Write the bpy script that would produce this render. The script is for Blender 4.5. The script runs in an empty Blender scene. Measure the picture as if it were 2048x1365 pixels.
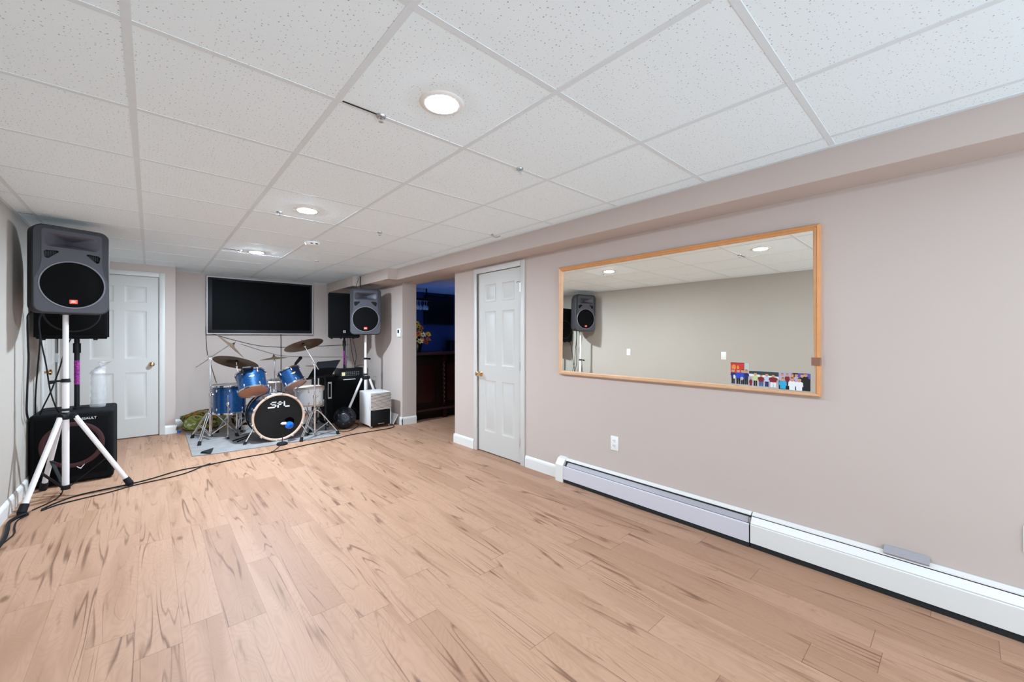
import bpy, bmesh, math, random
from mathutils import Vector, Matrix, noise
random.seed(7)
S = bpy.context.scene
COL = S.collection
PI = math.pi
V = Vector

# ------------------------------------------------------------------ materials
def nodes(name):
    m = bpy.data.materials.new(name); m.use_nodes = True
    nt = m.node_tree
    return m, nt, nt.nodes['Principled BSDF']

def mat(name, rgb, rough=.5, metal=0., vary=.04, scale=30., bump=0., emit=None, es=0., spec=None, coat=0.):
    """plain painted / moulded surface with a little procedural variation"""
    m, nt, b = nodes(name)
    b.inputs['Roughness'].default_value = rough
    b.inputs['Metallic'].default_value = metal
    if spec is not None: b.inputs['Specular IOR Level'].default_value = spec
    if coat: b.inputs['Coat Weight'].default_value = coat; b.inputs['Coat Roughness'].default_value = .05
    tc = nt.nodes.new('ShaderNodeTexCoord')
    n = nt.nodes.new('ShaderNodeTexNoise'); n.inputs['Scale'].default_value = scale; n.inputs['Detail'].default_value = 4
    nt.links.new(tc.outputs['Object'], n.inputs['Vector'])
    r = nt.nodes.new('ShaderNodeMapRange')
    r.inputs['To Min'].default_value = 1 - vary; r.inputs['To Max'].default_value = 1 + vary
    nt.links.new(n.outputs['Fac'], r.inputs['Value'])
    mx = nt.nodes.new('ShaderNodeVectorMath'); mx.operation = 'SCALE'
    mx.inputs[0].default_value = rgb
    nt.links.new(r.outputs['Result'], mx.inputs['Scale'])
    nt.links.new(mx.outputs['Vector'], b.inputs['Base Color'])
    if bump:
        bp = nt.nodes.new('ShaderNodeBump'); bp.inputs['Strength'].default_value = bump; bp.inputs['Distance'].default_value = .002
        nt.links.new(n.outputs['Fac'], bp.inputs['Height']); nt.links.new(bp.outputs['Normal'], b.inputs['Normal'])
    if emit:
        b.inputs['Emission Color'].default_value = (*emit, 1); b.inputs['Emission Strength'].default_value = es
    return m

def lin(r, g, b):
    f = lambda c: (c/255/12.92) if c/255 <= .04045 else ((c/255+.055)/1.055)**2.4
    return (f(r), f(g), f(b))

def floor_material():
    m, nt, b = nodes('hickory_laminate')
    N = nt.nodes.new; L = nt.links.new
    def math_(op, a, c=None, clamp=False):
        n = N('ShaderNodeMath'); n.operation = op; n.use_clamp = clamp
        for i, v in enumerate((a, c)):
            if v is None: continue
            if isinstance(v, (int, float)): n.inputs[i].default_value = v
            else: L(v, n.inputs[i])
        return n.outputs[0]
    tc = N('ShaderNodeTexCoord'); sp = N('ShaderNodeSeparateXYZ'); L(tc.outputs['Object'], sp.inputs[0])
    x = math_('ADD', sp.outputs[0], 10 - .135 + .0); y = math_('ADD', sp.outputs[1], 20)
    xs = math_('DIVIDE', x, .151); col = math_('FLOOR', xs); fx = math_('FRACT', xs)
    wn = N('ShaderNodeTexWhiteNoise'); wn.noise_dimensions = '1D'; L(col, wn.inputs['W'])
    ys = math_('ADD', math_('DIVIDE', y, 1.2), math_('MULTIPLY', wn.outputs['Value'], 7.3))
    row = math_('FLOOR', ys); fy = math_('FRACT', ys)
    cid = N('ShaderNodeCombineXYZ'); L(col, cid.inputs[0]); L(row, cid.inputs[1])
    w2 = N('ShaderNodeTexWhiteNoise'); w2.noise_dimensions = '2D'; L(cid.outputs[0], w2.inputs['Vector'])
    pid = w2.outputs['Value']
    off = N('ShaderNodeVectorMath'); off.operation = 'SCALE'; L(w2.outputs['Color'], off.inputs[0]); off.inputs['Scale'].default_value = 60
    def grain(sx, sy, scale, det=3., rough=.5, dist=0.):
        mp = N('ShaderNodeVectorMath'); mp.operation = 'MULTIPLY'; L(tc.outputs['Object'], mp.inputs[0]); mp.inputs[1].default_value = (sx, sy, 1)
        ad = N('ShaderNodeVectorMath'); ad.operation = 'ADD'; L(mp.outputs[0], ad.inputs[0]); L(off.outputs[0], ad.inputs[1])
        n = N('ShaderNodeTexNoise'); n.inputs['Scale'].default_value = scale; n.inputs['Detail'].default_value = det
        n.inputs['Roughness'].default_value = rough; n.inputs['Distortion'].default_value = dist
        L(ad.outputs[0], n.inputs['Vector']); return n.outputs['Fac']
    # cathedral contour lines of one stretched field
    g = grain(1, .26, 7.5, 1.5, .45, .25)
    fine = grain(1, .06, 70, 3, .6)
    ring = math_('SINE', math_('ADD', math_('MULTIPLY', g, 170), math_('MULTIPLY', fine, 1.5)))
    ring = math_('POWER', math_('MULTIPLY', math_('ADD', ring, 1), .5), 2.2)
    # dark meandering streaks: thin contour of a long field, swelling and fading along the board
    g2 = grain(1, .062, 6.6, 2.2, .5, .30); fade = grain(1, .20, 9, 2, .5)
    fm = N('ShaderNodeMapRange'); fm.interpolation_type = 'SMOOTHSTEP'; L(fade, fm.inputs[0]); fm.inputs[1].default_value = .44; fm.inputs[2].default_value = .66
    def contour(level, w0, w1):
        d_ = math_('ABSOLUTE', math_('SUBTRACT', g2, level))
        wd_ = math_('ADD', math_('MULTIPLY', fm.outputs[0], w1), w0)
        return math_('MULTIPLY', math_('SUBTRACT', 1, math_('DIVIDE', d_, wd_), True), math_('ADD', math_('MULTIPLY', fm.outputs[0], .75), .28), True)
    lines = math_('MAXIMUM', contour(.50, .0035, .012), math_('MAXIMUM', contour(.42, .003, .009), math_('MAXIMUM', contour(.36, .003, .008), contour(.575, .003, .011))))
    streak = grain(1, .085, 17, 3, .55, .5)
    smask = N('ShaderNodeMapRange'); smask.interpolation_type = 'SMOOTHSTEP'; L(streak, smask.inputs[0])
    smask.inputs[1].default_value = .60; smask.inputs[2].default_value = .76
    bands = grain(1, .10, 8, 2, .5, .4)
    bm_ = N('ShaderNodeMapRange'); bm_.interpolation_type = 'SMOOTHSTEP'; L(bands, bm_.inputs[0]); bm_.inputs[1].default_value = .48; bm_.inputs[2].default_value = .68
    broad = grain(1, .2, 5, 2, .5, .3)
    knots = N('ShaderNodeTexVoronoi'); knots.inputs['Scale'].default_value = 2.6; knots.inputs['Randomness'].default_value = 1
    kv = N('ShaderNodeVectorMath'); kv.operation = 'MULTIPLY'; L(tc.outputs['Object'], kv.inputs[0]); kv.inputs[1].default_value = (1, .45, 1)
    ka = N('ShaderNodeVectorMath'); ka.operation = 'ADD'; L(kv.outputs[0], ka.inputs[0]); L(off.outputs[0], ka.inputs[1])
    L(ka.outputs[0], knots.inputs['Vector'])
    kmask = N('ShaderNodeMapRange'); kmask.interpolation_type = 'SMOOTHSTEP'; L(math_('ADD', knots.outputs['Distance'], math_('MULTIPLY', fine, .03)), kmask.inputs[0])
    kmask.inputs[1].default_value = .075; kmask.inputs[2].default_value = .03; kmask.inputs[3].default_value = 0; kmask.inputs[4].default_value = 1
    def mixc(fac, a, c, mode='MIX'):
        n = N('ShaderNodeMix'); n.data_type = 'RGBA'; n.blend_type = mode
        if isinstance(fac, (int, float)): n.inputs[0].default_value = fac
        else: L(fac, n.inputs[0])
        for i, v in ((6, a), (7, c)):
            if isinstance(v, tuple): n.inputs[i].default_value = (*v, 1)
            else: L(v, n.inputs[i])
        return n.outputs[2]
    base = mixc(broad, FL1, FL2)
    base = mixc(math_('MULTIPLY', math_('GREATER_THAN', pid, .8), .55), base, FL3)
    base = mixc(math_('MULTIPLY', ring, .17), base, FL4)
    base = mixc(math_('MULTIPLY', math_('SUBTRACT', fine, .35, True), .55), base, FL5)
    base = mixc(math_('MULTIPLY', bm_.outputs[0], .55), base, FL5)
    base = mixc(math_('MULTIPLY', lines, .80), base, FL6)
    base = mixc(math_('MULTIPLY', smask.outputs[0], .5), base, FL6)
    base = mixc(math_('MULTIPLY', kmask.outputs[0], .7), base, FL6)
    ex = math_('MINIMUM', fx, math_('SUBTRACT', 1, fx)); ey = math_('MINIMUM', fy, math_('SUBTRACT', 1, fy))
    sx_ = math_('LESS_THAN', ex, .006); sy_ = math_('LESS_THAN', ey, .0011)
    seam = math_('MAXIMUM', math_('MULTIPLY', sx_, .35), math_('MULTIPLY', sy_, .6))
    base = mixc(seam, base, FL6)
    L(base, b.inputs['Base Color'])
    b.inputs['Roughness'].default_value = .5; b.inputs['Specular IOR Level'].default_value = .32
    bp = N('ShaderNodeBump'); bp.inputs['Strength'].default_value = .12; bp.inputs['Distance'].default_value = .001
    L(math_('SUBTRACT', fine, seam), bp.inputs['Height']); L(bp.outputs['Normal'], b.inputs['Normal'])
    return m
FL1, FL2, FL3 = (.475, .284, .188), (.405, .23, .145), (.335, .18, .109)
FL4, FL5, FL6 = (.27, .134, .074), (.315, .167, .097), (.115, .045, .021)

def ceiling_material():
    m, nt, b = nodes('acoustic_tile')
    N = nt.nodes.new; L = nt.links.new
    tc = N('ShaderNodeTexCoord')
    nz = N('ShaderNodeTexNoise'); nz.inputs['Scale'].default_value = 260; L(tc.outputs['Object'], nz.inputs['Vector'])
    ad = N('ShaderNodeVectorMath'); ad.operation = 'MULTIPLY_ADD'
    L(nz.outputs['Color'], ad.inputs[0]); ad.inputs[1].default_value = (.006, .006, 0); L(tc.outputs['Object'], ad.inputs[2])
    v = N('ShaderNodeTexVoronoi'); v.inputs['Scale'].default_value = 62; v.voronoi_dimensions = '2D'; L(ad.outputs[0], v.inputs['Vector'])
    # hole radius varies per cell
    sz = N('ShaderNodeSeparateColor'); L(v.outputs['Color'], sz.inputs[0])
    mr = N('ShaderNodeMapRange'); L(sz.outputs[0], mr.inputs[0]); mr.inputs[3].default_value = -.02; mr.inputs[4].default_value = .13
    lt = N('ShaderNodeMath'); lt.operation = 'LESS_THAN'; L(v.outputs['Distance'], lt.inputs[0]); L(mr.outputs[0], lt.inputs[1])
    mx = N('ShaderNodeMix'); mx.data_type = 'RGBA'; L(lt.outputs[0], mx.inputs[0])
    mx.inputs[6].default_value = (.84, .93, .97, 1); mx.inputs[7].default_value = (.36, .37, .38, 1)
    L(mx.outputs[2], b.inputs['Base Color'])
    b.inputs['Roughness'].default_value = .95
    return m

def window_glass():
    m = bpy.data.materials.new('clear_plastic'); m.use_nodes = True; nt = m.node_tree
    nt.nodes.remove(nt.nodes['Principled BSDF'])
    N = nt.nodes.new; L = nt.links.new
    out = nt.nodes['Material Output']
    tr = N('ShaderNodeBsdfTransparent'); tr.inputs[0].default_value = (.95, .96, .97, 1)
    gl = N('ShaderNodeBsdfGlossy'); gl.inputs['Roughness'].default_value = .12; gl.inputs[0].default_value = (.95, .95, .95, 1)
    df = N('ShaderNodeBsdfDiffuse'); df.inputs[0].default_value = (.9, .9, .9, 1)
    tc = N('ShaderNodeTexCoord'); n = N('ShaderNodeTexNoise'); n.inputs['Scale'].default_value = 28; n.inputs['Detail'].default_value = 5
    n.inputs['Distortion'].default_value = 1.5
    L(tc.outputs['Object'], n.inputs['Vector'])
    bp = N('ShaderNodeBump'); bp.inputs['Strength'].default_value = .8; bp.inputs['Distance'].default_value = .01; L(n.outputs['Fac'], bp.inputs['Height'])
    L(bp.outputs['Normal'], gl.inputs['Normal'])
    lw = N('ShaderNodeLayerWeight'); lw.inputs['Blend'].default_value = .45; L(bp.outputs['Normal'], lw.inputs['Normal'])
    a = N('ShaderNodeMixShader'); L(lw.outputs['Facing'], a.inputs[0]); L(tr.outputs[0], a.inputs[1]); L(gl.outputs[0], a.inputs[2])
    c = N('ShaderNodeMixShader'); c.inputs[0].default_value = .22; L(a.outputs[0], c.inputs[1]); L(df.outputs[0], c.inputs[2])
    L(c.outputs[0], out.inputs['Surface'])
    return m

def sparkle(name, rgb, dark):
    m, nt, b = nodes(name)
    N = nt.nodes.new; L = nt.links.new
    tc = N('ShaderNodeTexCoord'); v = N('ShaderNodeTexVoronoi'); v.inputs['Scale'].default_value = 240; L(tc.outputs['Object'], v.inputs['Vector'])
    s = N('ShaderNodeSeparateColor'); L(v.outputs['Color'], s.inputs[0])
    mx = N('ShaderNodeMix'); mx.data_type = 'RGBA'; L(s.outputs[0], mx.inputs[0]); mx.inputs[6].default_value = (*dark, 1); mx.inputs[7].default_value = (*rgb, 1)
    L(mx.outputs[2], b.inputs['Base Color'])
    b.inputs['Metallic'].default_value = .55; b.inputs['Roughness'].default_value = .3
    b.inputs['Coat Weight'].default_value = .6; b.inputs['Coat Roughness'].default_value = .06
    return m

def patches(name, cols, scale, rough=.8, dist=1.2):
    """irregular printed blotches of several colours"""
    m, nt, b = nodes(name)
    N = nt.nodes.new; L = nt.links.new
    tc = N('ShaderNodeTexCoord')
    n = N('ShaderNodeTexNoise'); n.inputs['Scale'].default_value = scale; n.inputs['Detail'].default_value = 1.5; n.inputs['Distortion'].default_value = dist
    L(tc.outputs['Object'], n.inputs['Vector'])
    r = N('ShaderNodeValToRGB'); r.color_ramp.interpolation = 'CONSTANT'
    e = r.color_ramp.elements
    ps = [.0] + [.41 + .22*i/(len(cols)-1) for i in range(len(cols)-1)]
    while len(e) < len(cols): e.new(.5)
    for i, c in enumerate(cols): e[i].position = ps[i]; e[i].color = (*c, 1)
    L(n.outputs['Fac'], r.inputs[0]); L(r.outputs[0], b.inputs['Base Color'])
    b.inputs['Roughness'].default_value = rough
    return m

M = {}
M['floor'] = floor_material()
M['tile'] = ceiling_material()
M['grid'] = mat('white_grid_metal', (.71, .77, .80), .5)
M['gap'] = mat('dark_gap', (.01, .01, .01), .9)
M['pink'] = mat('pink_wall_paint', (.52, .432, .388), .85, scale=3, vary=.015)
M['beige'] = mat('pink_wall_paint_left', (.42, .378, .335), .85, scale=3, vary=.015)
M['white'] = mat('white_gloss_paint', (.72, .70, .665), .38, vary=.01)
M['door'] = mat('white_door_paint', (.535, .51, .475), .42, vary=.01)
M['doortrim'] = mat('white_casing_paint', (.59, .565, .53), .4, vary=.01)
M['lilac'] = mat('lilac_white_enamel', (.60, .575, .615), .35, vary=.01)
M['hgrey'] = mat('damper_grey_enamel', (.32, .295, .315), .4)
M['plastic_white'] = mat('white_plastic', (.80, .79, .77), .35, vary=.01)
M['slot'] = mat('slot_dark', (.02, .02, .02), .7)
M['brass'] = mat('polished_brass', (.72, .45, .22), .16, 1)
M['nickel'] = mat('dull_nickel', (.45, .45, .45), .35, .9)
M['chrome'] = mat('chrome', (.80, .80, .82), .13, 1, vary=.02)
M['grill'] = mat('black_perforated_grille', (.003, .003, .0035), .8, spec=.1, vary=.4, scale=900, bump=.5)
M['shell'] = mat('charcoal_speaker_shell', (.016, .015, .019), .55, vary=.25, scale=400, bump=.25)
M['baffle'] = mat('grey_violet_baffle', (.060, .056, .070), .6, vary=.2, scale=400, bump=.25)
M['horn'] = mat('horn_grey', (.062, .058, .073), .45, vary=.1)
M['ring'] = mat('grey_ring', (.17, .165, .19), .45)
M['badge'] = mat('orange_red_badge', (.85, .075, .02), .4)
M['ink'] = mat('white_print', (.85, .85, .85), .5)
M['black'] = mat('black_plastic', (.006, .006, .007), .5, spec=.25)
M['blackmatte'] = mat('black_carpet_finish', (.004, .004, .005), .8, spec=.15, vary=.3, scale=300)
M['redring'] = mat('dark_red_cone_ring', (.045, .007, .010), .6)
M['stand_white'] = mat('white_stand_enamel', (.78, .74, .74), .35, vary=.02)
M['rubber'] = mat('black_rubber', (.009, .009, .010), .7, spec=.25)
M['cable'] = mat('black_cable', (.006, .006, .007), .6, spec=.2)
M['screen'] = mat('tv_screen', (.0012, .0012, .0016), .45, spec=.04)
M['bezel'] = mat('tv_bezel', (.004, .004, .007), .3)
M['tvtrim'] = mat('pale_tv_trim', (.52, .47, .47), .35)
M['blue'] = sparkle('blue_sparkle_wrap', (.010, .090, .26), (.003, .018, .07))
M['wood_head'] = mat('maple_drum_head', (.52, .25, .15), .3, vary=.12, scale=6)
M['hoop_wood'] = mat('pale_wood_hoop', (.62, .43, .32), .4)
M['head_white'] = mat('coated_drum_head', (.80, .77, .76), .5)
M['head_black'] = mat('black_drum_head', (.006, .0055, .0055), .4, vary=.25, scale=5, spec=.22)
M['cymbal'] = mat('aged_bronze_cymbal', (.28, .185, .12), .42, .8, vary=.3, scale=18)
M['cymbal_d'] = mat('dark_bronze_cymbal', (.16, .095, .055), .45, .7, vary=.3, scale=18)
M['gold'] = mat('gold_badge', (.9, .66, .2), .3, .3)
M['rug'] = mat('grey_blue_rug', (.245, .232, .225), .95, vary=.35, scale=9, bump=.5)
M['micblue'] = mat('blue_mic_enamel', (.005, .12, .62), .3)
M['dehum'] = mat('off_white_enamel', (.70, .675, .665), .45, vary=.03)
M['louvre'] = mat('beige_louvre', (.70, .60, .54), .5)
M['magenta'] = patches('magenta_print', [(.02, .004, .02), (.35, .02, .27), (.03, .005, .03), (.4, .03, .3)], 90)
M['floral'] = patches('green_floral_cloth', [(.50, .22, .02), (.075, .06, .018), (.30, .33, .07), (.46, .48, .19), (.24, .28, .05), (.60, .60, .40)], 7.5, .85, 1.4)
M['greybag'] = patches('grey_black_bag', [(.02, .02, .025), (.42, .42, .44), (.02, .02, .025), (.5, .5, .5)], 6, .7, .6)
M['clear'] = window_glass()
M['mirror'] = mat('silvered_glass', (.985, .96, .88), .0, 1, vary=.0)
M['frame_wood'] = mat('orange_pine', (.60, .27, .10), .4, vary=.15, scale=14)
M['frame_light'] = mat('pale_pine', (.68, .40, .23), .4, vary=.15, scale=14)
M['tape'] = mat('brown_tape', (.25, .12, .07), .35)
M['navy'] = mat('navy_wall_paint', (.035, .06, .14), .8)
M['bardark'] = mat('dark_mahogany', (.008, .0025, .0025), .4, spec=.2, vary=.4, scale=10)
M['barred'] = mat('red_mahogany', (.020, .003, .003), .35, spec=.3, vary=.3, scale=10)
M['bartop'] = mat('polished_bar_top', (.03, .012, .014), .12, vary=.2)
M['led'] = mat('blue_led_diffuser', (.1, .2, .9), .4, emit=(.12, .28, 1.0), es=17)
M['glassware'] = mat('blue_lit_glass', (.5, .6, .75), .05, .3)
M['petal_y'] = mat('yellow_petal', (.75, .52, .05), .6, vary=.2)
M['petal_o'] = mat('orange_petal', (.60, .16, .04), .6, vary=.2)
M['petal_c'] = mat('cream_petal', (.80, .72, .40), .6, vary=.15)
M['petal_r'] = mat('rust_petal', (.30, .04, .02), .6, vary=.2)
M['leaf'] = mat('dark_leaf', (.02, .035, .015), .6)
M['seed'] = mat('seed_head', (.04, .02, .008), .9)

# ------------------------------------------------------------------ mesh helpers
class MB:
    def __init__(s): s.bm = bmesh.new()
    def box(s, x0, x1, y0, y1, z0, z1, bev=0., mtx=None, seg=2):
        r = bmesh.ops.create_cube(s.bm, size=1)
        vs = r['verts']
        for v in vs:
            v.co = V(((x0+x1)/2 + v.co.x*(x1-x0), (y0+y1)/2 + v.co.y*(y1-y0), (z0+z1)/2 + v.co.z*(z1-z0)))
        if bev:
            es = list({e for v in vs for e in v.link_edges})
            r = bmesh.ops.bevel(s.bm, geom=es, offset=bev, segments=seg, affect='EDGES', profile=.5)
            vs = list({v for f in r['faces'] for v in f.verts} | {v for v in vs if v.is_valid})
        if mtx is not None: bmesh.ops.transform(s.bm, matrix=mtx, verts=vs)
        return s
    def ring(s, pts): return [s.bm.verts.new(p) for p in pts]
    def bridge(s, a, b, closed=True):
        n = len(a)
        for i in range(n if closed else n-1):
            j = (i+1) % n
            try: s.bm.faces.new((a[i], a[j], b[j], b[i]))
            except ValueError: pass
    def cap(s, r):
        try: s.bm.faces.new(r)
        except ValueError: pass
    def loft(s, rings, cap0=True, cap1=True):
        rr = [s.ring(p) for p in rings]
        for a, b in zip(rr, rr[1:]): s.bridge(a, b)
        if cap0: s.cap(rr[0][::-1])
        if cap1: s.cap(rr[-1])
        return s
    def cyl(s, a, b, r0, r1=None, n=16, cap=True):
        a, b = V(a), V(b); r1 = r0 if r1 is None else r1
        d = (b-a).normalized(); u = d.orthogonal().normalized(); w = d.cross(u)
        rs = [[p + (u*math.cos(t)+w*math.sin(t))*r for t in [2*PI*i/n for i in range(n)]] for p, r in ((a, r0), (b, r1))]
        return s.loft(rs, cap, cap)
    def tube(s, pts, r, n=8, smooth=6, closed=False):
        P = [V(p) for p in pts]
        if smooth and len(P) > 2:
            Q = []
            for i in range(len(P)-1):
                p0 = P[max(i-1, 0)]; p1 = P[i]; p2 = P[i+1]; p3 = P[min(i+2, len(P)-1)]
                for k in range(smooth):
                    t = k/smooth
                    Q.append(.5*((2*p1) + (p2-p0)*t + (2*p0-5*p1+4*p2-p3)*t*t + (3*p1-p0-3*p2+p3)*t**3))
            Q.append(P[-1]); P = Q
        u = None; rs = []
        for i, p in enumerate(P):
            d = (P[min(i+1, len(P)-1)] - P[max(i-1, 0)])
            if d.length < 1e-9: d = V((0, 0, 1))
            d.normalize()
            u = d.orthogonal().normalized() if u is None else (u - d*u.dot(d))
            if u.length < 1e-6: u = d.orthogonal()
            u.normalize(); w = d.cross(u)
            rs.append([p + (u*math.cos(2*PI*k/n)+w*math.sin(2*PI*k/n))*r for k in range(n)])
        return s.loft(rs)
    def lathe(s, prof, n=40, mtx=None, cap0=False, cap1=False):
        """prof: (radius, z) list about local z"""
        before = set(s.bm.verts)
        rs = []
        for r, z in prof:
            if r < 1e-6: rs.append([s.bm.verts.new((0, 0, z))])
            else: rs.append(s.ring([(r*math.cos(2*PI*i/n), r*math.sin(2*PI*i/n), z) for i in range(n)]))
        for a, b in zip(rs, rs[1:]):
            if len(a) == 1 and len(b) == 1: continue
            if len(a) == 1:
                for i in range(n): s.bm.faces.new((a[0], b[i], b[(i+1) % n]))
            elif len(b) == 1:
                for i in range(n): s.bm.faces.new((a[(i+1) % n], a[i], b[0]))
            else: s.bridge(a, b)
        if cap0 and len(rs[0]) > 1: s.cap(rs[0][::-1])
        if cap1 and len(rs[-1]) > 1: s.cap(rs[-1])
        if mtx is not None:
            bmesh.ops.transform(s.bm, matrix=mtx, verts=[v for v in s.bm.verts if v not in before])
        return s
    def prism(s, poly, t0, t1, axis='y'):
        """2-D outline extruded along an axis; axis y takes (x,z), x takes (y,z), z takes (x,y)"""
        f = {'y': lambda a, b, t: (a, t, b), 'x': lambda a, b, t: (t, a, b), 'z': lambda a, b, t: (a, b, t)}[axis]
        return s.loft([[f(a, b, t0) for a, b in poly], [f(a, b, t1) for a, b in poly]])
    def plate(s, outer, holes, f):
        """flat plate with holes; f maps (a,b) to 3-D"""
        es = []
        for lp in [outer] + holes:
            vs = [s.bm.verts.new(f(a, b)) for a, b in lp]
            es += [s.bm.edges.new((vs[i], vs[(i+1) % len(vs)])) for i in range(len(vs))]
        bmesh.ops.triangle_fill(s.bm, edges=es, use_beauty=True)
        return s
    def sphere(s, c, r, n=16, sc=(1, 1, 1)):
        m = Matrix.Translation(V(c)) @ Matrix.Diagonal((*[r*k for k in sc], 1))
        bmesh.ops.create_uvsphere(s.bm, u_segments=n, v_segments=max(6, n//2), radius=1, matrix=m)
        return s

def rrect(w, h, r, n=6, cx=0, cz=0):
    """rounded rectangle outline"""
    out = []
    for sx, sz, a0 in ((1, 1, 0), (-1, 1, 90), (-1, -1, 180), (1, -1, 270)):
        for k in range(n+1):
            a = math.radians(a0 + 90*k/n)
            out.append((cx + sx*(w/2-r) + r*math.cos(a), cz + sz*(h/2-r) + r*math.sin(a)))
    return out
def circle(r, n=48, cx=0, cz=0): return [(cx + r*math.cos(2*PI*i/n), cz + r*math.sin(2*PI*i/n)) for i in range(n)]

def put(name, mb, m, parent=None, world=False, smooth=True, label=None, angle=35):
    bm = mb.bm
    bmesh.ops.remove_doubles(bm, verts=bm.verts, dist=1e-6)
    bmesh.ops.recalc_face_normals(bm, faces=bm.faces)
    if parent is not None and world:
        bmesh.ops.transform(bm, matrix=world_of(parent).inverted(), verts=bm.verts)
    me = bpy.data.meshes.new(name); bm.to_mesh(me); bm.free()
    for k in (m if isinstance(m, list) else [m]): me.materials.append(M[k])
    if smooth:
        for p in me.polygons: p.use_smooth = True
        try: me.set_sharp_from_angle(angle=math.radians(angle))
        except Exception: pass
    o = bpy.data.objects.new(name, me); COL.objects.link(o)
    if parent is not None: o.parent = parent
    if label: o['label'] = label
    return o
def world_of(o):
    m = Matrix.LocRotScale(o.location, o.rotation_euler, None)
    return world_of(o.parent) @ m if o.parent else m

def tag(o, label, cat, group=None, kind=None):
    o['label'] = label; o['category'] = cat
    if group: o['group'] = group
    if kind: o['kind'] = kind
    return o
def thing(name, label, cat, loc=(0, 0, 0), rot=(0, 0, 0), group=None):
    o = bpy.data.objects.new(name, None); o.empty_display_size = .1; COL.objects.link(o)
    o.location = loc; o.rotation_euler = rot
    return tag(o, label, cat, group)
def struct(name, mb, m, parent=None, smooth=False):
    o = put(name, mb, m, parent, smooth=smooth); o['kind'] = 'structure'
    return o
def copy_tree(o, parent=None):
    c = o.copy(); COL.objects.link(c); c.parent = parent
    for ch in list(o.children): copy_tree(ch, c)
    return c
def text_mb(txt, size, mtx, depth=.0006):
    cu = bpy.data.curves.new('lettering', 'FONT'); cu.body = txt; cu.size = size; cu.align_x = 'CENTER'; cu.align_y = 'CENTER'; cu.extrude = depth
    ob = bpy.data.objects.new('lettering', cu); COL.objects.link(ob)
    dg = bpy.context.evaluated_depsgraph_get(); me = bpy.data.meshes.new_from_object(ob.evaluated_get(dg))
    mb = MB(); mb.bm.from_mesh(me)
    bmesh.ops.transform(mb.bm, matrix=mtx, verts=mb.bm.verts)
    bpy.data.objects.remove(ob); bpy.data.curves.remove(cu); bpy.data.meshes.remove(me)
    return mb
FACE = Matrix.Rotation(PI/2, 4, 'X')          # lettering in the xz plane, read from -y

# ------------------------------------------------------------------ the room
XL, XR, XF, H = -.77, 2.78, 2.755, 2.23
YB, YT, YD = -3.0, 7.5, 7.05
SO = 2.08                                        # soffit underside
b = MB(); b.box(XL-.2, 7.2, YB, YT+.2, -.1, 0); struct('floor', b, 'floor')
b = MB(); b.box(XL-.2, 7.2, YB, YT+.2, H, H+.1)
ceil = struct('ceiling', b, 'tile')
# suspended grid: runners along y and cross tees along x
GX0, GDX, GY0, GDY = -.054, .6105, 1.049, .620
g = MB()
for i in range(-1, 5):
    x = GX0 + GDX*i
    g.box(x-.012, x+.012, YB, YT, H-.0016, H+.001)
for j in range(-6, 11):
    y = GY0 + GDY*j
    g.box(XL, 2.55, y-.0115, y+.0115, H-.0012, H+.001)
for i in range(5, 12):
    x = GX0 + GDX*i
    g.box(max(x-.012, 2.99), max(x, 2.99)+.012, 3.25, YT, H-.0016, H+.001)
for j in range(4, 11):
    y = GY0 + GDY*j
    g.box(2.98, 7.0, y-.0115, y+.0115, H-.0012, H+.001)
g.box(XL, XL+.022, YB, YD, H-.003, H+.001); g.box(2.505, 2.53, YB, 5.2, H-.003, H+.001)
g.box(.25, 2.32, YT-.02, YT, H-.003, H+.001); g.box(XL, .25, YD-.02, YD, H-.003, H+.001)
struct('grid', g, 'grid', ceil)
k = MB()
k.box(.574, .720, 1.655, 1.6615, H-.0030, H-.0005)     # the open black slit beside a lifted tile
k.box(.575, .69, 5.24, 5.246, H-.0030, H-.0005)
k.box(XL+.022, XL+.10, 4.76, 4.764, H-.0030, H-.0005)
struct('tile_gap', k, 'gap', ceil)

def wall(name, boxes, m='pink'):
    w = MB()
    for bb in boxes: w.box(*bb)
    return struct(name, w, m)
DZ = 2.07
L0, L1 = 5.85, 6.66                               # door in the left wall
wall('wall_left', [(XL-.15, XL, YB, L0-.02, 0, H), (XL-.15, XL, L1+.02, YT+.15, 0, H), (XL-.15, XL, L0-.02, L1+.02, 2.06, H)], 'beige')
B0, B1 = -.665, .082                              # door in the back left wall
wall('wall_back_left', [(XL, B0-.02, YD, YD+.12, 0, H), (B1+.02, .25, YD, YD+.12, 0, H), (B0-.02, B1+.02, YD, YD+.12, DZ+.01, H),
                        (.13, .25, YD+.12, YT, 0, H)])
wall('wall_back', [(.13, XF+.2, YT, YT+.15, 0, H)])
R0, R1 = 2.97, 3.69                               # closet door in the right wall
O0, O1 = 4.155, 5.49                              # opening to the bar
wall('wall_right', [(XR, XR+.2, YB, R0-.02, 0, H), (XR, XR+.2, R1+.02, O0, 0, H), (XR, XR+.2, R0-.02, R1+.02, 2.015, H),
                    (XR, XR+.2, O0, O1, SO, H), (XF, XF+.225, O1, YT, 0, H)])
wall('wall_soffit', [(2.53, XR, YB, 5.2, SO, H), (2.395, XF, 5.2, 6.27, SO, H), (2.32, XF, 6.27, YT, SO, H)])

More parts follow.
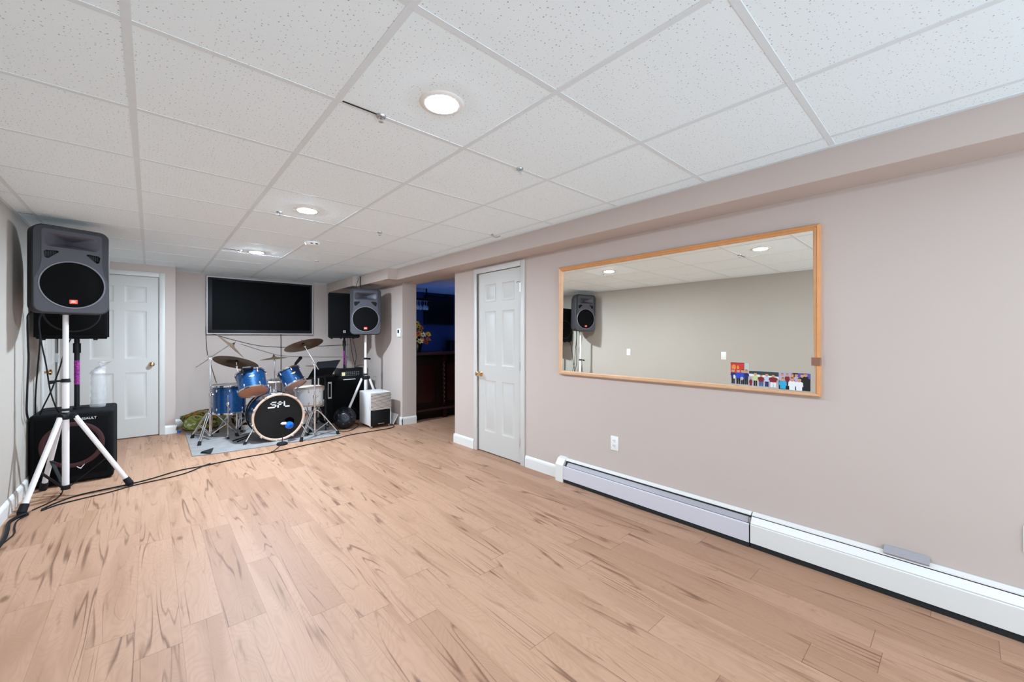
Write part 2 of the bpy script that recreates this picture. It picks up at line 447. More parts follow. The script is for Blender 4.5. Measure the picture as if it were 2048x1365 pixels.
def baseb(name, segs):
    w = MB()
    for (x0, y0, x1, y1, nx, ny) in segs:        # run from p0 to p1, normal into the room
        t = .014
        a, c = V((x0, y0, 0)), V((x1, y1, 0)); n = V((nx, ny, 0))
        prof = [(0, 0), (t, 0), (t, .085), (t*.75, .098), (t*.35, .108), (0, .112)]
        w.loft([[p + n*u + V((0, 0, z)) for u, z in prof] for p in (a, c)])
    return struct(name, w, 'white')
baseb('baseboard_left', [(XL, YB, XL, L0-.09, 1, 0), (XL, L1+.09, XL, YD, 1, 0)])
baseb('baseboard_back', [(.142, YD, .264, YD, 0, -1), (.25, YD-.014, .25, YT, 1, 0), (.25, YT, XF, YT, 0, -1)])
baseb('baseboard_right', [(XR, 2.45, XR, R0-.07, -1, 0), (XR, R1+.07, XR, O0, -1, 0), (XR-.014, O0, XR+.2, O0, 0, 1),
                          (XF-.014, O1, XF+.225, O1, 0, -1), (XF, O1-.014, XF, YT, -1, 0)])

def panel_door(name, width, height, panels=True):
    """six-panel slab in local coords: x along width from hinge-free edge 0..width, y depth (front at 0), z up"""
    w = MB()
    st = width*.155; mid = width*.13
    pw = (width - 2*st - mid)/2
    xs = [st, st+pw+mid]
    zs = [(height*.115, height*.40), (height*.485, height*.785), (height*.835, height*.935)]
    holes = [rrect(pw, z1-z0, .001, 1, x+pw/2, (z0+z1)/2) for x in xs for z0, z1 in zs]
    outer = [(0, 0), (width, 0), (width, height), (0, height)]
    w.plate(outer, holes, lambda a, c: (a, 0, c))
    for x in xs:
        for z0, z1 in zs:
            lv = [(0, 0), (.012, .006), (.026, .007), (.044, .0015)]
            rs = [[(x+i, d, z0+i), (x+pw-i, d, z0+i), (x+pw-i, d, z1-i), (x+i, d, z1-i)] for i, d in lv]
            w.loft(rs, False, True)
    w.loft([[(a, 0, c) for a, c in outer], [(a, .035, c) for a, c in outer]], False, True)
    return w
def knob_mb(p, n, r=.028):
    """round door knob at p, pointing along n"""
    w = MB()
    q = V(n).to_track_quat('Z', 'Y').to_matrix().to_4x4()
    w.lathe([(.0, 0), (.031, 0), (.031, .004), (.024, .010), (.011, .014), (.010, .034), (.018, .040), (r, .052), (r*.96, .064), (.014, .071), (0, .072)], 28, Matrix.Translation(V(p)) @ q)
    return w
def casing(w, plane, a0, a1, z1, o, n, wd=.058):
    """flat moulded casing round an opening. plane 'x': runs along y on x=o facing n; plane 'y': runs along x on y=o"""
    t = .016
    for (u0, u1, v0, v1) in ((a0-wd, a0, 0, z1+wd), (a1, a1+wd, 0, z1+wd), (a0, a1, z1, z1+wd)):
        if plane == 'x': w.box(min(o, o+n*t), max(o, o+n*t), u0, u1, v0, v1, .004)
        else: w.box(u0, u1, min(o, o+n*t), max(o, o+n*t), v0, v1, .004)

def door(name, loc, rz, width, height, plane, a0, a1, ztop, o, n):
    t = bpy.data.objects.new(name, None); COL.objects.link(t); t.location = loc; t.rotation_euler = (0, 0, rz); t['kind'] = 'structure'
    put('door_slab', panel_door(name, width, height), 'door', t, angle=25)
    w = MB(); casing(w, plane, a0, a1, ztop, o, n)
    put('casing', w, 'doortrim', t, world=True)
    return t
# door_1: back left wall, faces -y
d1 = door('door_1', (B0, YD+.012, .012), 0, B1-B0, DZ-.012, 'y', B0-.004, B1+.004, DZ+.002, YD, -1)
put('knob', knob_mb((.012, YD+.012, .935), (0, -1, 0)), 'brass', d1, True, label='brass knob')
# door_2: closet door in the right wall, faces -x
d2 = door('door_2', (XR+.010, R1, .012), -PI/2, R1-R0, 2.0-.012, 'x', R0-.004, R1+.004, 2.003, XR, -1)
put('knob', knob_mb((XR+.010, R1-.05, .875), (-1, 0, 0)), 'brass', d2, True, label='brass knob')
for z in (1.79, .99, .22):
    h = MB(); h.cyl((XR-.004, R0-.004, z-.045), (XR-.004, R0-.004, z+.045), .0065, n=10); h.box(XR-.001, XR+.009, R0-.002, R0+.02, z-.045, z+.045)
    put('hinge', h, 'nickel', d2, True, label='dull metal hinge')
h = MB(); h.tube([(XR-.006, R0-.004, 1.84), (XR-.03, R0+.02, 1.845), (XR-.034, R0+.028, 1.83)], .004, 8, 4)
put('hinge_stop', h, 'nickel', d2, True)
# door_3: door in the left wall, faces +x
d3 = door('door_3', (XL-.010, L0, .012), PI/2, L1-L0, 2.05-.012, 'x', L0-.004, L1+.004, 2.053, XL, 1)
put('knob', knob_mb((XL-.010, L0+.06, .945), (1, 0, 0)), 'brass', d3, True, label='brass knob')
w = MB(); w.lathe([(0, 0), (.028, 0), (.028, .006), (.02, .014), (0, .014)], 24, Matrix.Translation((XL-.010, L0+.06, 1.09)) @ Matrix.Rotation(PI/2, 4, 'Y')); w.box(XL+.004, XL+.018, L0+.056, L0+.064, 1.075, 1.105, .002)
put('deadbolt', w, 'nickel', d3, True, label='dull metal deadbolt')
for z in (1.06, .25, 1.8):
    h = MB(); h.cyl((XL+.004, L1+.003, z-.05), (XL+.004, L1+.003, z+.05), .007, n=10); h.box(XL-.008, XL+.002, L1-.02, L1, z-.05, z+.05)
    put('hinge', h, 'nickel', d3, True, label='dull metal hinge')
# unseen blocks added behind the doors so no light leaks under them
wall('light_block_behind_doors', [(XR+.06, XR+.2, R0-.02, R1+.02, 0, 2.015), (B0-.02, B1+.02, YD+.06, YD+.12, 0, DZ+.01), (XL-.15, XL-.06, L0-.02, L1+.02, 0, 2.06)])

# the bar room beyond the opening
wall('wall_bar_back', [(XF+.2, 7.2, YT, YT+.15, 0, H)], 'navy')
wall('wall_bar_right', [(7.0, 7.2, 3.0, YT, 0, H)], 'navy')
wall('wall_bar_front', [(XR+.2, 7.0, 3.05, 3.25, 0, H)], 'navy')

# ------------------------------------------------------------------ ceiling fixtures
CAN_TINT = (.82, 1.0, 1.18)
def can_light(x, y, label, power):
    key = 'lens_%d' % power
    if key not in M: M[key] = mat('lit_lens', (.9, .9, .9), .4, emit=CAN_TINT, es=power)
    t = thing('recessed_light', label, 'ceiling light', (x, y, H), group='round recessed ceiling lights')
    w = MB(); w.lathe([(.063, -.002), (.066, -.005), (.078, -.005), (.088, -.002), (.090, 0)], 40); put('trim_ring', w, 'plastic_white', t)
    w = MB(); w.lathe([(.063, -.003), (.060, -.0055), (.050, -.0075), (.034, -.0088), (.017, -.0094), (0, -.0095)], 40); put('lens', w, key, t, label='glowing white lens')
    return t
can_light(.88, 1.41, 'lit round ceiling light nearest the camera, biggest in view', 430)
can_light(.87, 3.264, 'lit round ceiling light in the middle of the row of three', 980)
can_light(.878, 5.238, 'lit round ceiling light farthest back, closest to the television', 1900)
can_light(.88, -.46, 'lit round ceiling light behind the camera, nearer one', 460)
can_light(.88, -2.3, 'lit round ceiling light behind the camera, farther one', 300)

SPR = [(.734, 1.66, 'chrome sprinkler head at the end of the open black ceiling slit'),
       (1.543, 1.66, 'chrome sprinkler head on the grid line in front of the mirror'),
       (.725, 3.44, 'small sprinkler head just left of the middle round ceiling light'),
       (1.536, 3.50, 'small dark sprinkler head right of the middle round ceiling light'),
       (1.536, 5.33, 'tiny dark sprinkler head near the ceiling right of the farthest light'),
       (.722, 5.24, 'tiny sprinkler head just left of the farthest round ceiling light')]
sp0 = None
for x, y, lb in SPR:
    if sp0 is None:
        sp0 = o = thing('sprinkler_head', lb, 'sprinkler', (x, y, H), group='fire sprinkler heads in the ceiling'); o.scale = (.62, .62, .62)
        w = MB(); w.lathe([(.034, -.007), (.030, -.013), (.016, -.016), (0, -.016)], 24); w.lathe([(.034, -.007), (.034, 0)], 24); put('escutcheon', w, 'nickel', o)
        w = MB()
        for s_ in (-1, 1): w.tube([(s_*.012, 0, -.014), (s_*.015, 0, -.028), (s_*.004, 0, -.042)], .0028, 6, 3)
        put('frame_arm', w, 'nickel', o)
        w = MB(); w.lathe([(0, -.042), (.016, -.043), (.017, -.045), (0, -.046)], 18); put('deflector', w, 'chrome', o)
    else:
        o = copy_tree(sp0); o.location = (x, y, H); o['label'] = lb
t = thing('ceiling_vent_clip', 'small dark metal clip on the ceiling by the soffit above the closet door', 'clip', (2.36, 2.86, H))
w = MB(); w.tube([(-.03, .02, -.006), (0, 0, -.03), (.035, -.02, -.012)], .005, 6, 4); w.box(-.035, -.02, .01, .03, -.012, 0); put('clip_body', w, 'nickel', t)
t = thing('smoke_detector', 'white smoke detector on the ceiling between the two farther lights', 'smoke detector', (1.20, 4.32, H))
w = MB(); w.lathe([(.068, 0), (.068, -.012), (.060, -.03), (.03, -.04), (0, -.041)], 36); put('housing', w, 'plastic_white', t)
w = MB()
for s_ in (-1, 1): w.box(s_*.022-.012, s_*.022+.012, -.066, -.058, -.026, -.018)
put('vent_slot', w, 'slot', t)

# ------------------------------------------------------------------ plates on walls
def outlet(name, loc, rz, label, kind='outlet', cat='outlet', group=None):
    """plate in local xz plane, facing -y"""
    t = thing(name, label, cat, loc, (0, 0, rz), group)
    w = MB(); w.box(-.036, .036, -.006, 0, -.058, .058, .003); put('cover_plate', w, 'plastic_white', t)
    if kind == 'outlet':
        for s_ in (-1, 1):
            w = MB(); w.prism(rrect(.034, .029, .009, 5, 0, s_*.0195), -.0085, -.005); o = put('socket', w, 'plastic_white', t)
            q = MB()
            for a in (-.007, .007): q.box(a-.0014, a+.0014, -.0092, -.008, s_*.0195-.002, s_*.0195+.008)
            q.cyl((0, -.0092, s_*.0195-.008), (0, -.008, s_*.0195-.008), .0026, n=10); put('slot', q, 'slot', o)
    else:
        w = MB(); w.box(-.017, .017, -.009, -.005, -.033, .033, .002); put('rocker', w, 'plastic_white', t)
    return t
outlet('power_outlet', (XR, 1.868, .432), -PI/2, 'white duplex outlet on the pink wall above the long white baseboard heater', group='duplex outlets')
outlet('power_outlet', (XR, -.206, .42), -PI/2, 'white outlet cut off by the right edge of the photo', group='duplex outlets')
outlet('power_outlet', (XL, 4.0, 1.10), PI/2, 'white outlet on the left wall, seen only in the mirror', group='duplex outlets')
outlet('light_switch', (XL, 2.40, 1.09), PI/2, 'white light switch on the left wall, seen only in the mirror', 'switch', 'switch')
t = thing('thermostat', 'small white square thermostat with black screen on the wall beside the bar opening', 'thermostat', (XF, 5.58, 1.355), (0, 0, -PI/2))
w = MB(); w.box(-.055, .055, -.022, 0, -.062, .062, .006); put('housing', w, 'plastic_white', t)
w = MB(); w.box(-.02, .024, -.0232, -.021, -.005, .042); put('display', w, 'screen', t, label='black screen')

# ------------------------------------------------------------------ mirror with photos
t = thing('wall_mirror', 'long wall mirror in an orange pine frame on the pink wall', 'mirror', (XR, 1.485, 1.43))
Y0, Y1, Z0, Z1 = .527, 2.442, .952, 1.912
FW = .036
prof = [(0, 0), (0, .026), (.005, .034), (.013, .036), (.018, .031), (.023, .033), (.030, .030), (.036, .020), (.036, 0)]   # (across, out of wall)
def frame_side(p0, p1, inward):
    """mitred moulding from p0 to p1 (y,z); inward is the unit vector towards the glass"""
    w = MB(); rs = []
    d = (V(p1)-V(p0)).normalized()
    for p, sgn in ((V(p0), 1), (V(p1), -1)):
        rs.append([(XR - o_, (p + V(inward)*a + d*sgn*a).x, (p + V(inward)*a + d*sgn*a).y) for a, o_ in prof])
    w.loft(rs); return w
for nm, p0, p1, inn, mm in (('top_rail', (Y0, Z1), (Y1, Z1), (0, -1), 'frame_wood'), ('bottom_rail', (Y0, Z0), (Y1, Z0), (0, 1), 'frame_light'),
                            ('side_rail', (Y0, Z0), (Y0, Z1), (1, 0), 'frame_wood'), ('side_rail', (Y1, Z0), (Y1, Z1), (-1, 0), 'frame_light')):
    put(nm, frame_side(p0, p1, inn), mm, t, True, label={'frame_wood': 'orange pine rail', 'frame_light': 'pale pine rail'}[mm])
gx = lambda y, z: 2.757 + .0066*(y-1.485) + .0105*(z-1.43)
w = MB(); q = [(Y0+.02, Z0+.02), (Y1-.02, Z0+.02), (Y1-.02, Z1-.02), (Y0+.02, Z1-.02)]
w.loft([[(gx(y, z), y, z) for y, z in q], [(gx(y, z)+.004, y, z) for y, z in q]])
put('mirror_glass', w, 'mirror', t, True, smooth=False, label='silvered glass')
w = MB(); w.box(XR-.0385, XR-.006, Y0-.0016, Y0+.038, 1.125, 1.17); put('tape', w, 'tape', t, True, label='brown tape patch')

# group photos tucked into the mirror's lower corner: flat prints
def rgbm(n, c):
    if n not in M: M[n] = mat(n, c, .3, vary=.06, scale=200)
    return n
PC = {'p_red': (.55, .04, .03), 'p_orange': (.75, .25, .06), 'p_skin': (.55, .28, .17), 'p_blue': (.02, .06, .45), 'p_navy': (.015, .02, .12), 'p_black': (.012, .012, .014),
      'p_white': (.75, .74, .74), 'p_maroon': (.20, .015, .025), 'p_lime': (.52, .60, .28), 'p_sky': (.50, .55, .68), 'p_teal': (.03, .35, .58), 'p_ground': (.52, .45, .46),
      'p_trees': (.04, .05, .04), 'p_grey': (.42, .42, .42), 'p_jean': (.06, .11, .26), 'p_lilac': (.42, .36, .52), 'p_sage': (.50, .52, .46), 'p_violet': (.10, .08, .35)}
for k_, c_ in PC.items(): rgbm(k_, c_)
def photo(name, label, y_left, y_right, z0, z1, shapes, bg, lift):
    """a flat print on the glass. shapes are (material, outline in 0..1 of the print)"""
    t = thing(name, label, 'photo', (gx((y_left+y_right)/2, z0)-.0015-lift, (y_left+y_right)/2, z0), group='group photos in the mirror corner')
    P_ = lambda u, v, k: (gx(y_left, z0)-.001-lift-.00008*k, y_left+(y_right-y_left)*u, z0+(z1-z0)*v)
    w = MB(); ms = [bg]
    w.loft([[P_(u, v, 0) for u, v in ((0, 0), (1, 0), (1, 1), (0, 1))], [V(P_(u, v, 0))+V((.0008, 0, 0)) for u, v in ((0, 0), (1, 0), (1, 1), (0, 1))]])
    for i, (mm, ol) in enumerate(shapes):
        if mm not in ms: ms.append(mm)
        vs = [w.bm.verts.new(P_(u, v, i+1)) for u, v in ol]
        f = w.bm.faces.new(vs); f.material_index = ms.index(mm)
    put('print', w, ms, t, True, smooth=False)
def oval(cx, cz, rx, rz, n=12): return [(cx+rx*math.cos(2*PI*i/n), cz+rz*math.sin(2*PI*i/n)) for i in range(n)]
def figure(cx, base, hgt, wid, shirt, legs, asp, hs=1.15):
    """a small printed person: legs, torso with arms, head"""
    hw = wid/2; o = []
    if legs:
        o += [(legs, [(cx-hw*.6, base), (cx-hw*.08, base), (cx-hw*.02, base+hgt*.42), (cx-hw*.62, base+hgt*.42)]),
              (legs, [(cx+hw*.08, base), (cx+hw*.6, base), (cx+hw*.62, base+hgt*.42), (cx+hw*.02, base+hgt*.42)])]
        lo = base+hgt*.40
    else: lo = base
    top = base+hgt*.80
    o.append((shirt, [(cx-hw*.7, lo), (cx+hw*.7, lo), (cx+hw*.74, lo+(top-lo)*.45), (cx+hw, lo+(top-lo)*.4), (cx+hw*.9, lo+(top-lo)*.86), (cx+hw*.3, top), (cx-hw*.3, top), (cx-hw*.9, lo+(top-lo)*.86), (cx-hw, lo+(top-lo)*.4), (cx-hw*.74, lo+(top-lo)*.45)]))
    o.append(('p_skin', oval(cx, base+hgt*.9, hgt*.095*asp*hs, hgt*.1*hs)))
    o.append(('p_black', [(cx+hgt*.1*asp*hs*math.cos(a), base+hgt*.905+hgt*.105*hs*math.sin(a)) for a in [PI*(.22+.56*k/8) for k in range(9)]]))
    return o
s1 = [('p_red', [(0, .42), (.74, .42), (.74, 1), (0, 1)]), ('p_maroon', [(0, .97), (.74, .97), (.74, 1), (0, 1)]), ('p_orange', oval(.17, .78, .12, .13)), ('p_orange', oval(.4, .76, .06, .12)), ('p_sage', [(.78, .2), (1, .2), (1, 1), (.78, 1)])]
for cx, sh, wd in ((.14, 'p_navy', .3), (.42, 'p_blue', .34), (.66, 'p_blue', .3), (.86, 'p_navy', .28)): s1 += figure(cx, .02, .66, wd, sh, 'p_black', 1.4)
s1 += [('p_white', oval(.2, .34, .05, .1)), ('p_grey', oval(.62, .28, .09, .08))]
photo('group_photo', 'upright photo of people in blue shirts against red, left in the mirror corner', .986, .880, .988, 1.124, s1, 'p_grey', .0008)
s2 = [('p_ground', [(0, 0), (1, 0), (1, .62), (0, .72)]), ('p_white', [(0, .66), (1, .56), (1, .72), (0, .78)]), ('p_trees', [(0, .80), (1, .70), (1, .98), (.0, .98)])]
for cx, sh, lg, wd, hh in ((.06, 'p_maroon', None, .12, .5), (.22, 'p_lime', 'p_black', .2, .84), (.42, 'p_maroon', 'p_jean', .24, .74), (.61, 'p_sky', 'p_navy', .19, .82), (.82, 'p_maroon', 'p_white', .3, .78)): s2 += figure(cx, .03, hh, wd, sh, lg, .62)
photo('group_photo', 'middle photo of people standing outdoors in front of dark trees', .880, .722, .984, 1.079, s2, 'p_sky', .0014)
s3 = [('p_lilac', [(0, .5), (.45, .5), (.45, 1), (0, 1)]), ('p_violet', [(.62, .75), (1, .6), (1, 1), (.62, 1)]), ('p_black', [(.72, 0), (1, 0), (1, .7), (.72, .62)])]
for cx, bs, sh, wd, hh in ((.12, .35, 'p_grey', .16, .55), (.28, .4, 'p_maroon', .16, .5), (.44, .42, 'p_orange', .14, .5), (.57, .42, 'p_lilac', .14, .5), (.76, .3, 'p_black', .2, .62), (.86, .4, 'p_black', .18, .56), (.14, .03, 'p_teal', .26, .62), (.44, .0, 'p_white', .26, .68), (.66, .0, 'p_white', .26, .66)): s3 += figure(cx, bs, hh, wd, sh, None, .62, 1.75)
photo('group_photo', 'right photo of people crowded together indoors, one in a turquoise shirt', .722, .570, .980, 1.078, s3, 'p_black', .0020)

# ------------------------------------------------------------------ baseboard heaters
def heater(label, y0, y1, cap, panel, damper_m, open_damper, x_out):
    t = thing('baseboard_heater', label, 'heater', (XR, (y0+y1)/2, 0), group='baseboard heater sections under the mirror')
    X = lambda d: XR - d
    w = MB(); w.prism([(X(0), .03), (X(0), .203), (X(.008), .206), (X(.030), .192), (X(.030), .187), (X(.010), .196), (X(.004), .192), (X(.004), .03)], y0, y1); put('back_plate', w, 'white', t, True)
    w = MB(); w.prism([(X(.005), .035), (X(.005), .188), (X(.022), .180), (X(.05), .10), (X(.05), .035)], y0+.004, y1-.004); put('fin_element', w, 'slot', t, True, label='dark heating fins')
    w = MB(); w.prism([(X(.004), .0), (X(.004), .034), (X(x_out-.006), .034), (X(x_out-.006), .0)], y0, y1); put('gap_shade', w, 'gap', t, True, label='black strip for the shade under the panel')  # shade below the front panel, painted as a black strip
    w = MB(); w.prism([(X(x_out), .032), (X(x_out), .140), (X(x_out-.008), .146), (X(x_out-.010), .143), (X(x_out-.003), .137), (X(x_out-.003), .032)], y0, y1); put('front_panel', w, panel, t, True)
    w = MB()
    if open_damper: w.prism([(X(x_out-.012), .152), (X(.030), .176), (X(.028), .173), (X(x_out-.010), .148)], y0+.01, y1-.03)
    else: w.prism([(X(x_out-.003), .150), (X(.031), .183), (X(.029), .180), (X(x_out-.005), .144)], y0, y1)
    put('damper', w, damper_m, t, True)
    if cap:
        w = MB(); w.prism([(X(0), .0), (X(0), .210), (X(.034), .198), (X(.068), .150), (X(.068), .0)], y1, y1+.085); put('end_cap', w, 'white', t, True)
    return t
heater('baseboard heater section with lilac front panel and open grey damper, left part', .872, 2.36, True, 'lilac', 'hgrey', True, .064)
h2 = heater('white baseboard heater section running to the right edge of the photo', -2.9, .866, False, 'white', 'white', False, .060)
w = MB(); w.prism([(XR-.006, .207), (XR-.034, .199), (XR-.036, .203), (XR-.006, .232)], .107, .269)
put('bent_flap', w, 'hgrey', h2, True, label='grey metal flap bent up')
w = MB(); w.box(XR-.058, XR-.03, .868, .880, .150, .178, .002); put('damper_clip', w, 'nickel', h2, True)

# ------------------------------------------------------------------ television
t = thing('television', 'large black flat television on the wall above the drum kit', 'television', (1.345, YT, 1.335))
w = MB(); w.box(.622, 2.068, YT-.055, YT, 1.343, 2.187, .008); put('chassis', w, 'bezel', t, True)
w = MB(); w.plate([(.616, 1.336), (2.074, 1.336), (2.074, 2.194), (.616, 2.194)], [[(.629, 1.350), (2.062, 1.350), (2.062, 2.181), (.629, 2.181)]], lambda a, c: (a, YT-.062, c))
ext = bmesh.ops.extrude_face_region(w.bm, geom=list(w.bm.faces)); bmesh.ops.translate(w.bm, vec=(0, .022, 0), verts=[v for v in ext['geom'] if isinstance(v, bmesh.types.BMVert)])
put('outer_trim', w, 'tvtrim', t, True, smooth=False, label='thin pale outer trim')
w = MB(); w.box(.682, 2.03, YT-.0575, YT-.054, 1.40, 2.15); put('screen', w, 'screen', t, True, smooth=False, label='black screen')

# ------------------------------------------------------------------ loudspeakers
def moulded_speaker(loc, rz, label):
    """moulded PA loudspeaker, local: face at y=-.17 looking to -y, base z=0, width .43, height .68"""
    t = thing('loudspeaker', label, 'loudspeaker', loc, (0, 0, rz), 'grey moulded loudspeakers on white stands')
    W_, H_ = .43, .68
    sec = [(-.170, .418, .668, .055, .34), (-.163, .43, .68, .06, .34), (-.05, .43, .68, .06, .34), (.05, .36, .65, .07, .335), (.15, .25, .52, .07, .31), (.215, .16, .36, .06, .29), (.235, .12, .28, .05, .29)]
    w = MB(); w.loft([[(a, y, c) for a, c in rrect(ww, hh, r, 6, 0, cz)] for y, ww, hh, r, cz in sec], False, True); put('cabinet', w, 'shell', t)
    fy = -.171; CZ = .228; R = .183
    horn_o = rrect(.30, .105, .03, 5, 0, .566)
    def port(s_):
        p = [(.075, .478), (.085, .487), (.145, .482), (.158, .470), (.152, .428), (.140, .420), (.128, .425)]
        return [(s_*a, c) for a, c in p][::s_]
    face = []
    for a, c in [(.155, .648), (.168, .635), (.168, .40), (.180, .33), (.205, .26), (.205, .055), (.19, .025), (.16, .012)]: face.append((a, c))
    face = face + [(-a, c) for a, c in face[::-1]]
    w = MB(); w.plate(face[::-1], [horn_o, port(1), port(-1)], lambda a, c: (a, fy-.002, c))
    put('baffle', w, 'baffle', t, smooth=False, label='grey violet front baffle')
    # dark border ring closing the front round the baffle
    w = MB(); w.plate(rrect(.418, .668, .055, 6, 0, .34), [horn_o, port(1), port(-1)], lambda a, c: (a, fy+.001, c)); put('front_border', w, 'shell', t, smooth=False)
    # flared horn
    w = MB(); rs = []
    for k_ in range(7):
        u = k_/6; sx = 1-u**.75*.88; sz = 1-u**.6*.72
        rs.append([(a*sx, fy-.003+.085*u, .566+(c-.566)*sz) for a, c in horn_o])
    w.loft(rs, False, False); put('horn', w, 'horn', t)
    w = MB(); w.loft([[(a, fy+.081, c) for a, c in circle(.032, 20, 0, .566)]], False, True); put('horn_throat', w, 'slot', t)
    for s_ in (-1, 1):
        w = MB(); p = port(s_); w.loft([[(a, fy-.002, c) for a, c in p], [(a*.98, fy+.06, c) for a, c in p]], False, True); o = put('port', w, 'slot', t, smooth=False)
        q = MB()
        for k_ in range(5):
            a = s_*(.092+.013*k_); q.box(a-.0012, a+.0012, fy+.004, fy+.008, .44-.006*k_+.02, .482)
        put('port_bar', q, 'shell', o)
    my = Matrix.Translation((0, fy-.002, CZ)) @ Matrix.Rotation(PI/2, 4, 'X')
    w = MB(); w.lathe([(R-.006, 0), (R-.004, .006), (R+.003, .007), (R+.006, 0)], 56, my); put('grille_ring', w, 'ring', t)
    w = MB(); w.lathe([(R-.005, .003), (R*.8, .008), (R*.4, .012), (0, .013)], 56, my); g_ = put('grille', w, 'grill', t)
    w = MB(); w.box(-.024, .024, fy-.014, fy-.006, CZ-.150, CZ-.117, .003); bd = put('badge', w, 'badge', t, label='orange red badge')
    put('badge_lettering', text_mb('JBL', .025, Matrix.Translation((0, fy-.0145, CZ-.1335)) @ FACE), 'ink', bd, smooth=False)
    w = MB(); w.cyl((0, 0, -.004), (0, 0, .02), .03, n=24); put('pole_socket', w, 'shell', t)
    return t

def speaker_stand(label, px, py, hub, top, base, feet, r=.0185, clampz=.93, knob_dir=(-1, -.2)):
    t = thing('speaker_stand', label, 'speaker stand', (px, py, 0), group='white tripod speaker stands')
    w = MB(); w.cyl((px, py, base), (px, py, clampz), r*1.15, n=20); put('lower_pole', w, 'stand_white', t, True)
    w = MB(); w.cyl((px, py, clampz), (px, py, top), r*.95, n=20); put('upper_pole', w, 'stand_white', t, True)
    w = MB(); w.cyl((px, py, clampz-.012), (px, py, clampz+.016), r*1.6, r*1.35, 20); c = put('clamp_collar', w, 'rubber', t, True)
    kd = V((*knob_dir, 0)).normalized(); p0 = V((px, py, clampz))
    w = MB(); w.cyl(p0+kd*.02, p0+kd*.06, .008, n=10); w.cyl(p0+kd*.055-V((0, 0, .004)), p0+kd*.095-V((0, 0, .008)), .012, .015, 12); put('clamp_knob', w, 'rubber', c, True)
    w = MB(); w.lathe([(r*1.3, -.03), (r*1.9, -.02), (r*2.0, .0), (r*1.6, .02), (r*1.25, .028)], 24, Matrix.Translation((px, py, hub)))
    for fx, fy in feet:
        d = V((fx-px, fy-py, 0)).normalized(); a = V((px, py, hub)); q = a + d*.06
        w.cyl(a-V((0, 0, .004)), q-V((0, 0, .004)), .022, .026, 12)
    put('hub', w, 'rubber', t, True)
    hubring = MB(); hubring.lathe([(r*1.2, .04), (r*2.1, .045), (r*2.1, .056), (r*1.2, .06)], 24, Matrix.Translation((px, py, hub))); put('upper_collar', hubring, 'rubber', t, True)
    w = MB(); w.cyl((px, py, base-.015), (px, py, base+.02), r*1.5, n=20); put('lower_collar', w, 'rubber', t, True)
    for fx, fy in feet:
        d = V((fx-px, fy-py, 0)).normalized(); a = V((px, py, hub-.01)) + d*.055; f = V((fx, fy, .03))
        w = MB(); w.cyl(a, f, r*.95, n=18); lg = put('leg', w, 'stand_white', t, True)
        dd = (f-a).normalized()
        w = MB(); w.cyl(f-dd*.045, f+dd*.012, r*1.25, r*1.4, 16); w.cyl(f+dd*.012-V((0, 0, 0)), V((fx, fy, 0))+d*.012, r*1.4, r*1.1, 16); put('rubber_foot', w, 'rubber', lg, True)
        mid = a.lerp(f, .60); lo = V((px, py, base)) + d*.02
        w = MB(); n_ = (mid-lo).normalized(); sd = n_.cross(V((0, 0, 1))).normalized(); up = sd.cross(n_)
        pts = [sd*.011+up*.0035, sd*-.011+up*.0035, sd*-.011-up*.0035, sd*.011-up*.0035]
        w.loft([[lo+p for p in pts], [mid+n_*.012+p for p in pts]]); put('brace', w, 'rubber', t, True)
    return t
lst = speaker_stand('white tripod speaker stand at the left wall in front of the red-ringed subwoofer', -.515, 4.88, .645, 1.475, .06, [(-.69, 4.538), (-.138, 4.813), (-.666, 5.13)], clampz=.93)
moulded_speaker((-.515, 4.88, 1.47), math.radians(19.3), 'grey moulded loudspeaker on the white stand at left, close to the camera')
speaker_stand('white tripod speaker stand behind the off-white dehumidifier', 2.42, 6.02, .68, 1.33, .08, [(2.08, 6.02), (2.70, 5.985), (2.55, 6.24)], clampz=.965, knob_dir=(.6, .3))
moulded_speaker((2.42, 6.02, 1.325), math.radians(-21.5), 'grey moulded loudspeaker at the far right corner above the dehumidifier')

def black_speaker(loc, rz, w_, d_, h_, label, badge, ring):
    t = thing('stage_speaker', label, 'loudspeaker', loc, (0, 0, rz))
    w = MB(); w.loft([[(-w_/2, -d_/2, z0), (w_/2, -d_/2, z0), (w_/2*.72, d_/2, z0), (-w_/2*.72, d_/2, z0)] for z0 in (0, h_)])
    bmesh.ops.bevel(w.bm, geom=list(w.bm.edges), offset=.015, segments=3, affect='EDGES'); put('cabinet', w, 'blackmatte', t)
    w = MB(); w.box(-w_/2+.022, w_/2-.022, -d_/2-.008, -d_/2+.004, .035, h_-.03, .004); gr = put('grille', w, 'grill', t)
    if ring:
        w = MB(); w.lathe([(.165, 0), (.170, .003), (.178, .003), (.183, 0)], 48, Matrix.Translation((0, -d_/2-.007, .24)) @ Matrix.Rotation(PI/2, 4, 'X')); put('woofer_ring', w, 'black', gr)
    for a in (-w_*.38, w_*.3, -w_*.1):
        w = MB(); w.cyl((a, -d_/2+.03, -.012), (a, -d_/2+.03, .004), .014, .016, 12); put('rubber_foot', w, 'rubber', t)
    if badge:
        w = MB(); w.plate(rrect(.034, .034, .002, 1, 0, .10), [rrect(.028, .028, .002, 1, 0, .10)], lambda a, c: (a, -d_/2-.009, c)); bd = put('badge', w, 'ink', t, smooth=False, label='small white square badge')
        put('badge_lettering', text_mb('EV', .02, Matrix.Translation((0, -d_/2-.009, .10)) @ FACE), 'ink', bd, smooth=False)
    return t
black_speaker((-.515, 5.46, 1.27), 0, .465, .36, .66, 'black stage speaker on a black pole, behind the left grey loudspeaker', False, True)
black_speaker((2.285, 6.62, 1.275), math.radians(-10), .47, .38, .70, 'tall black stage speaker with white square badge, right of the television', True, False)

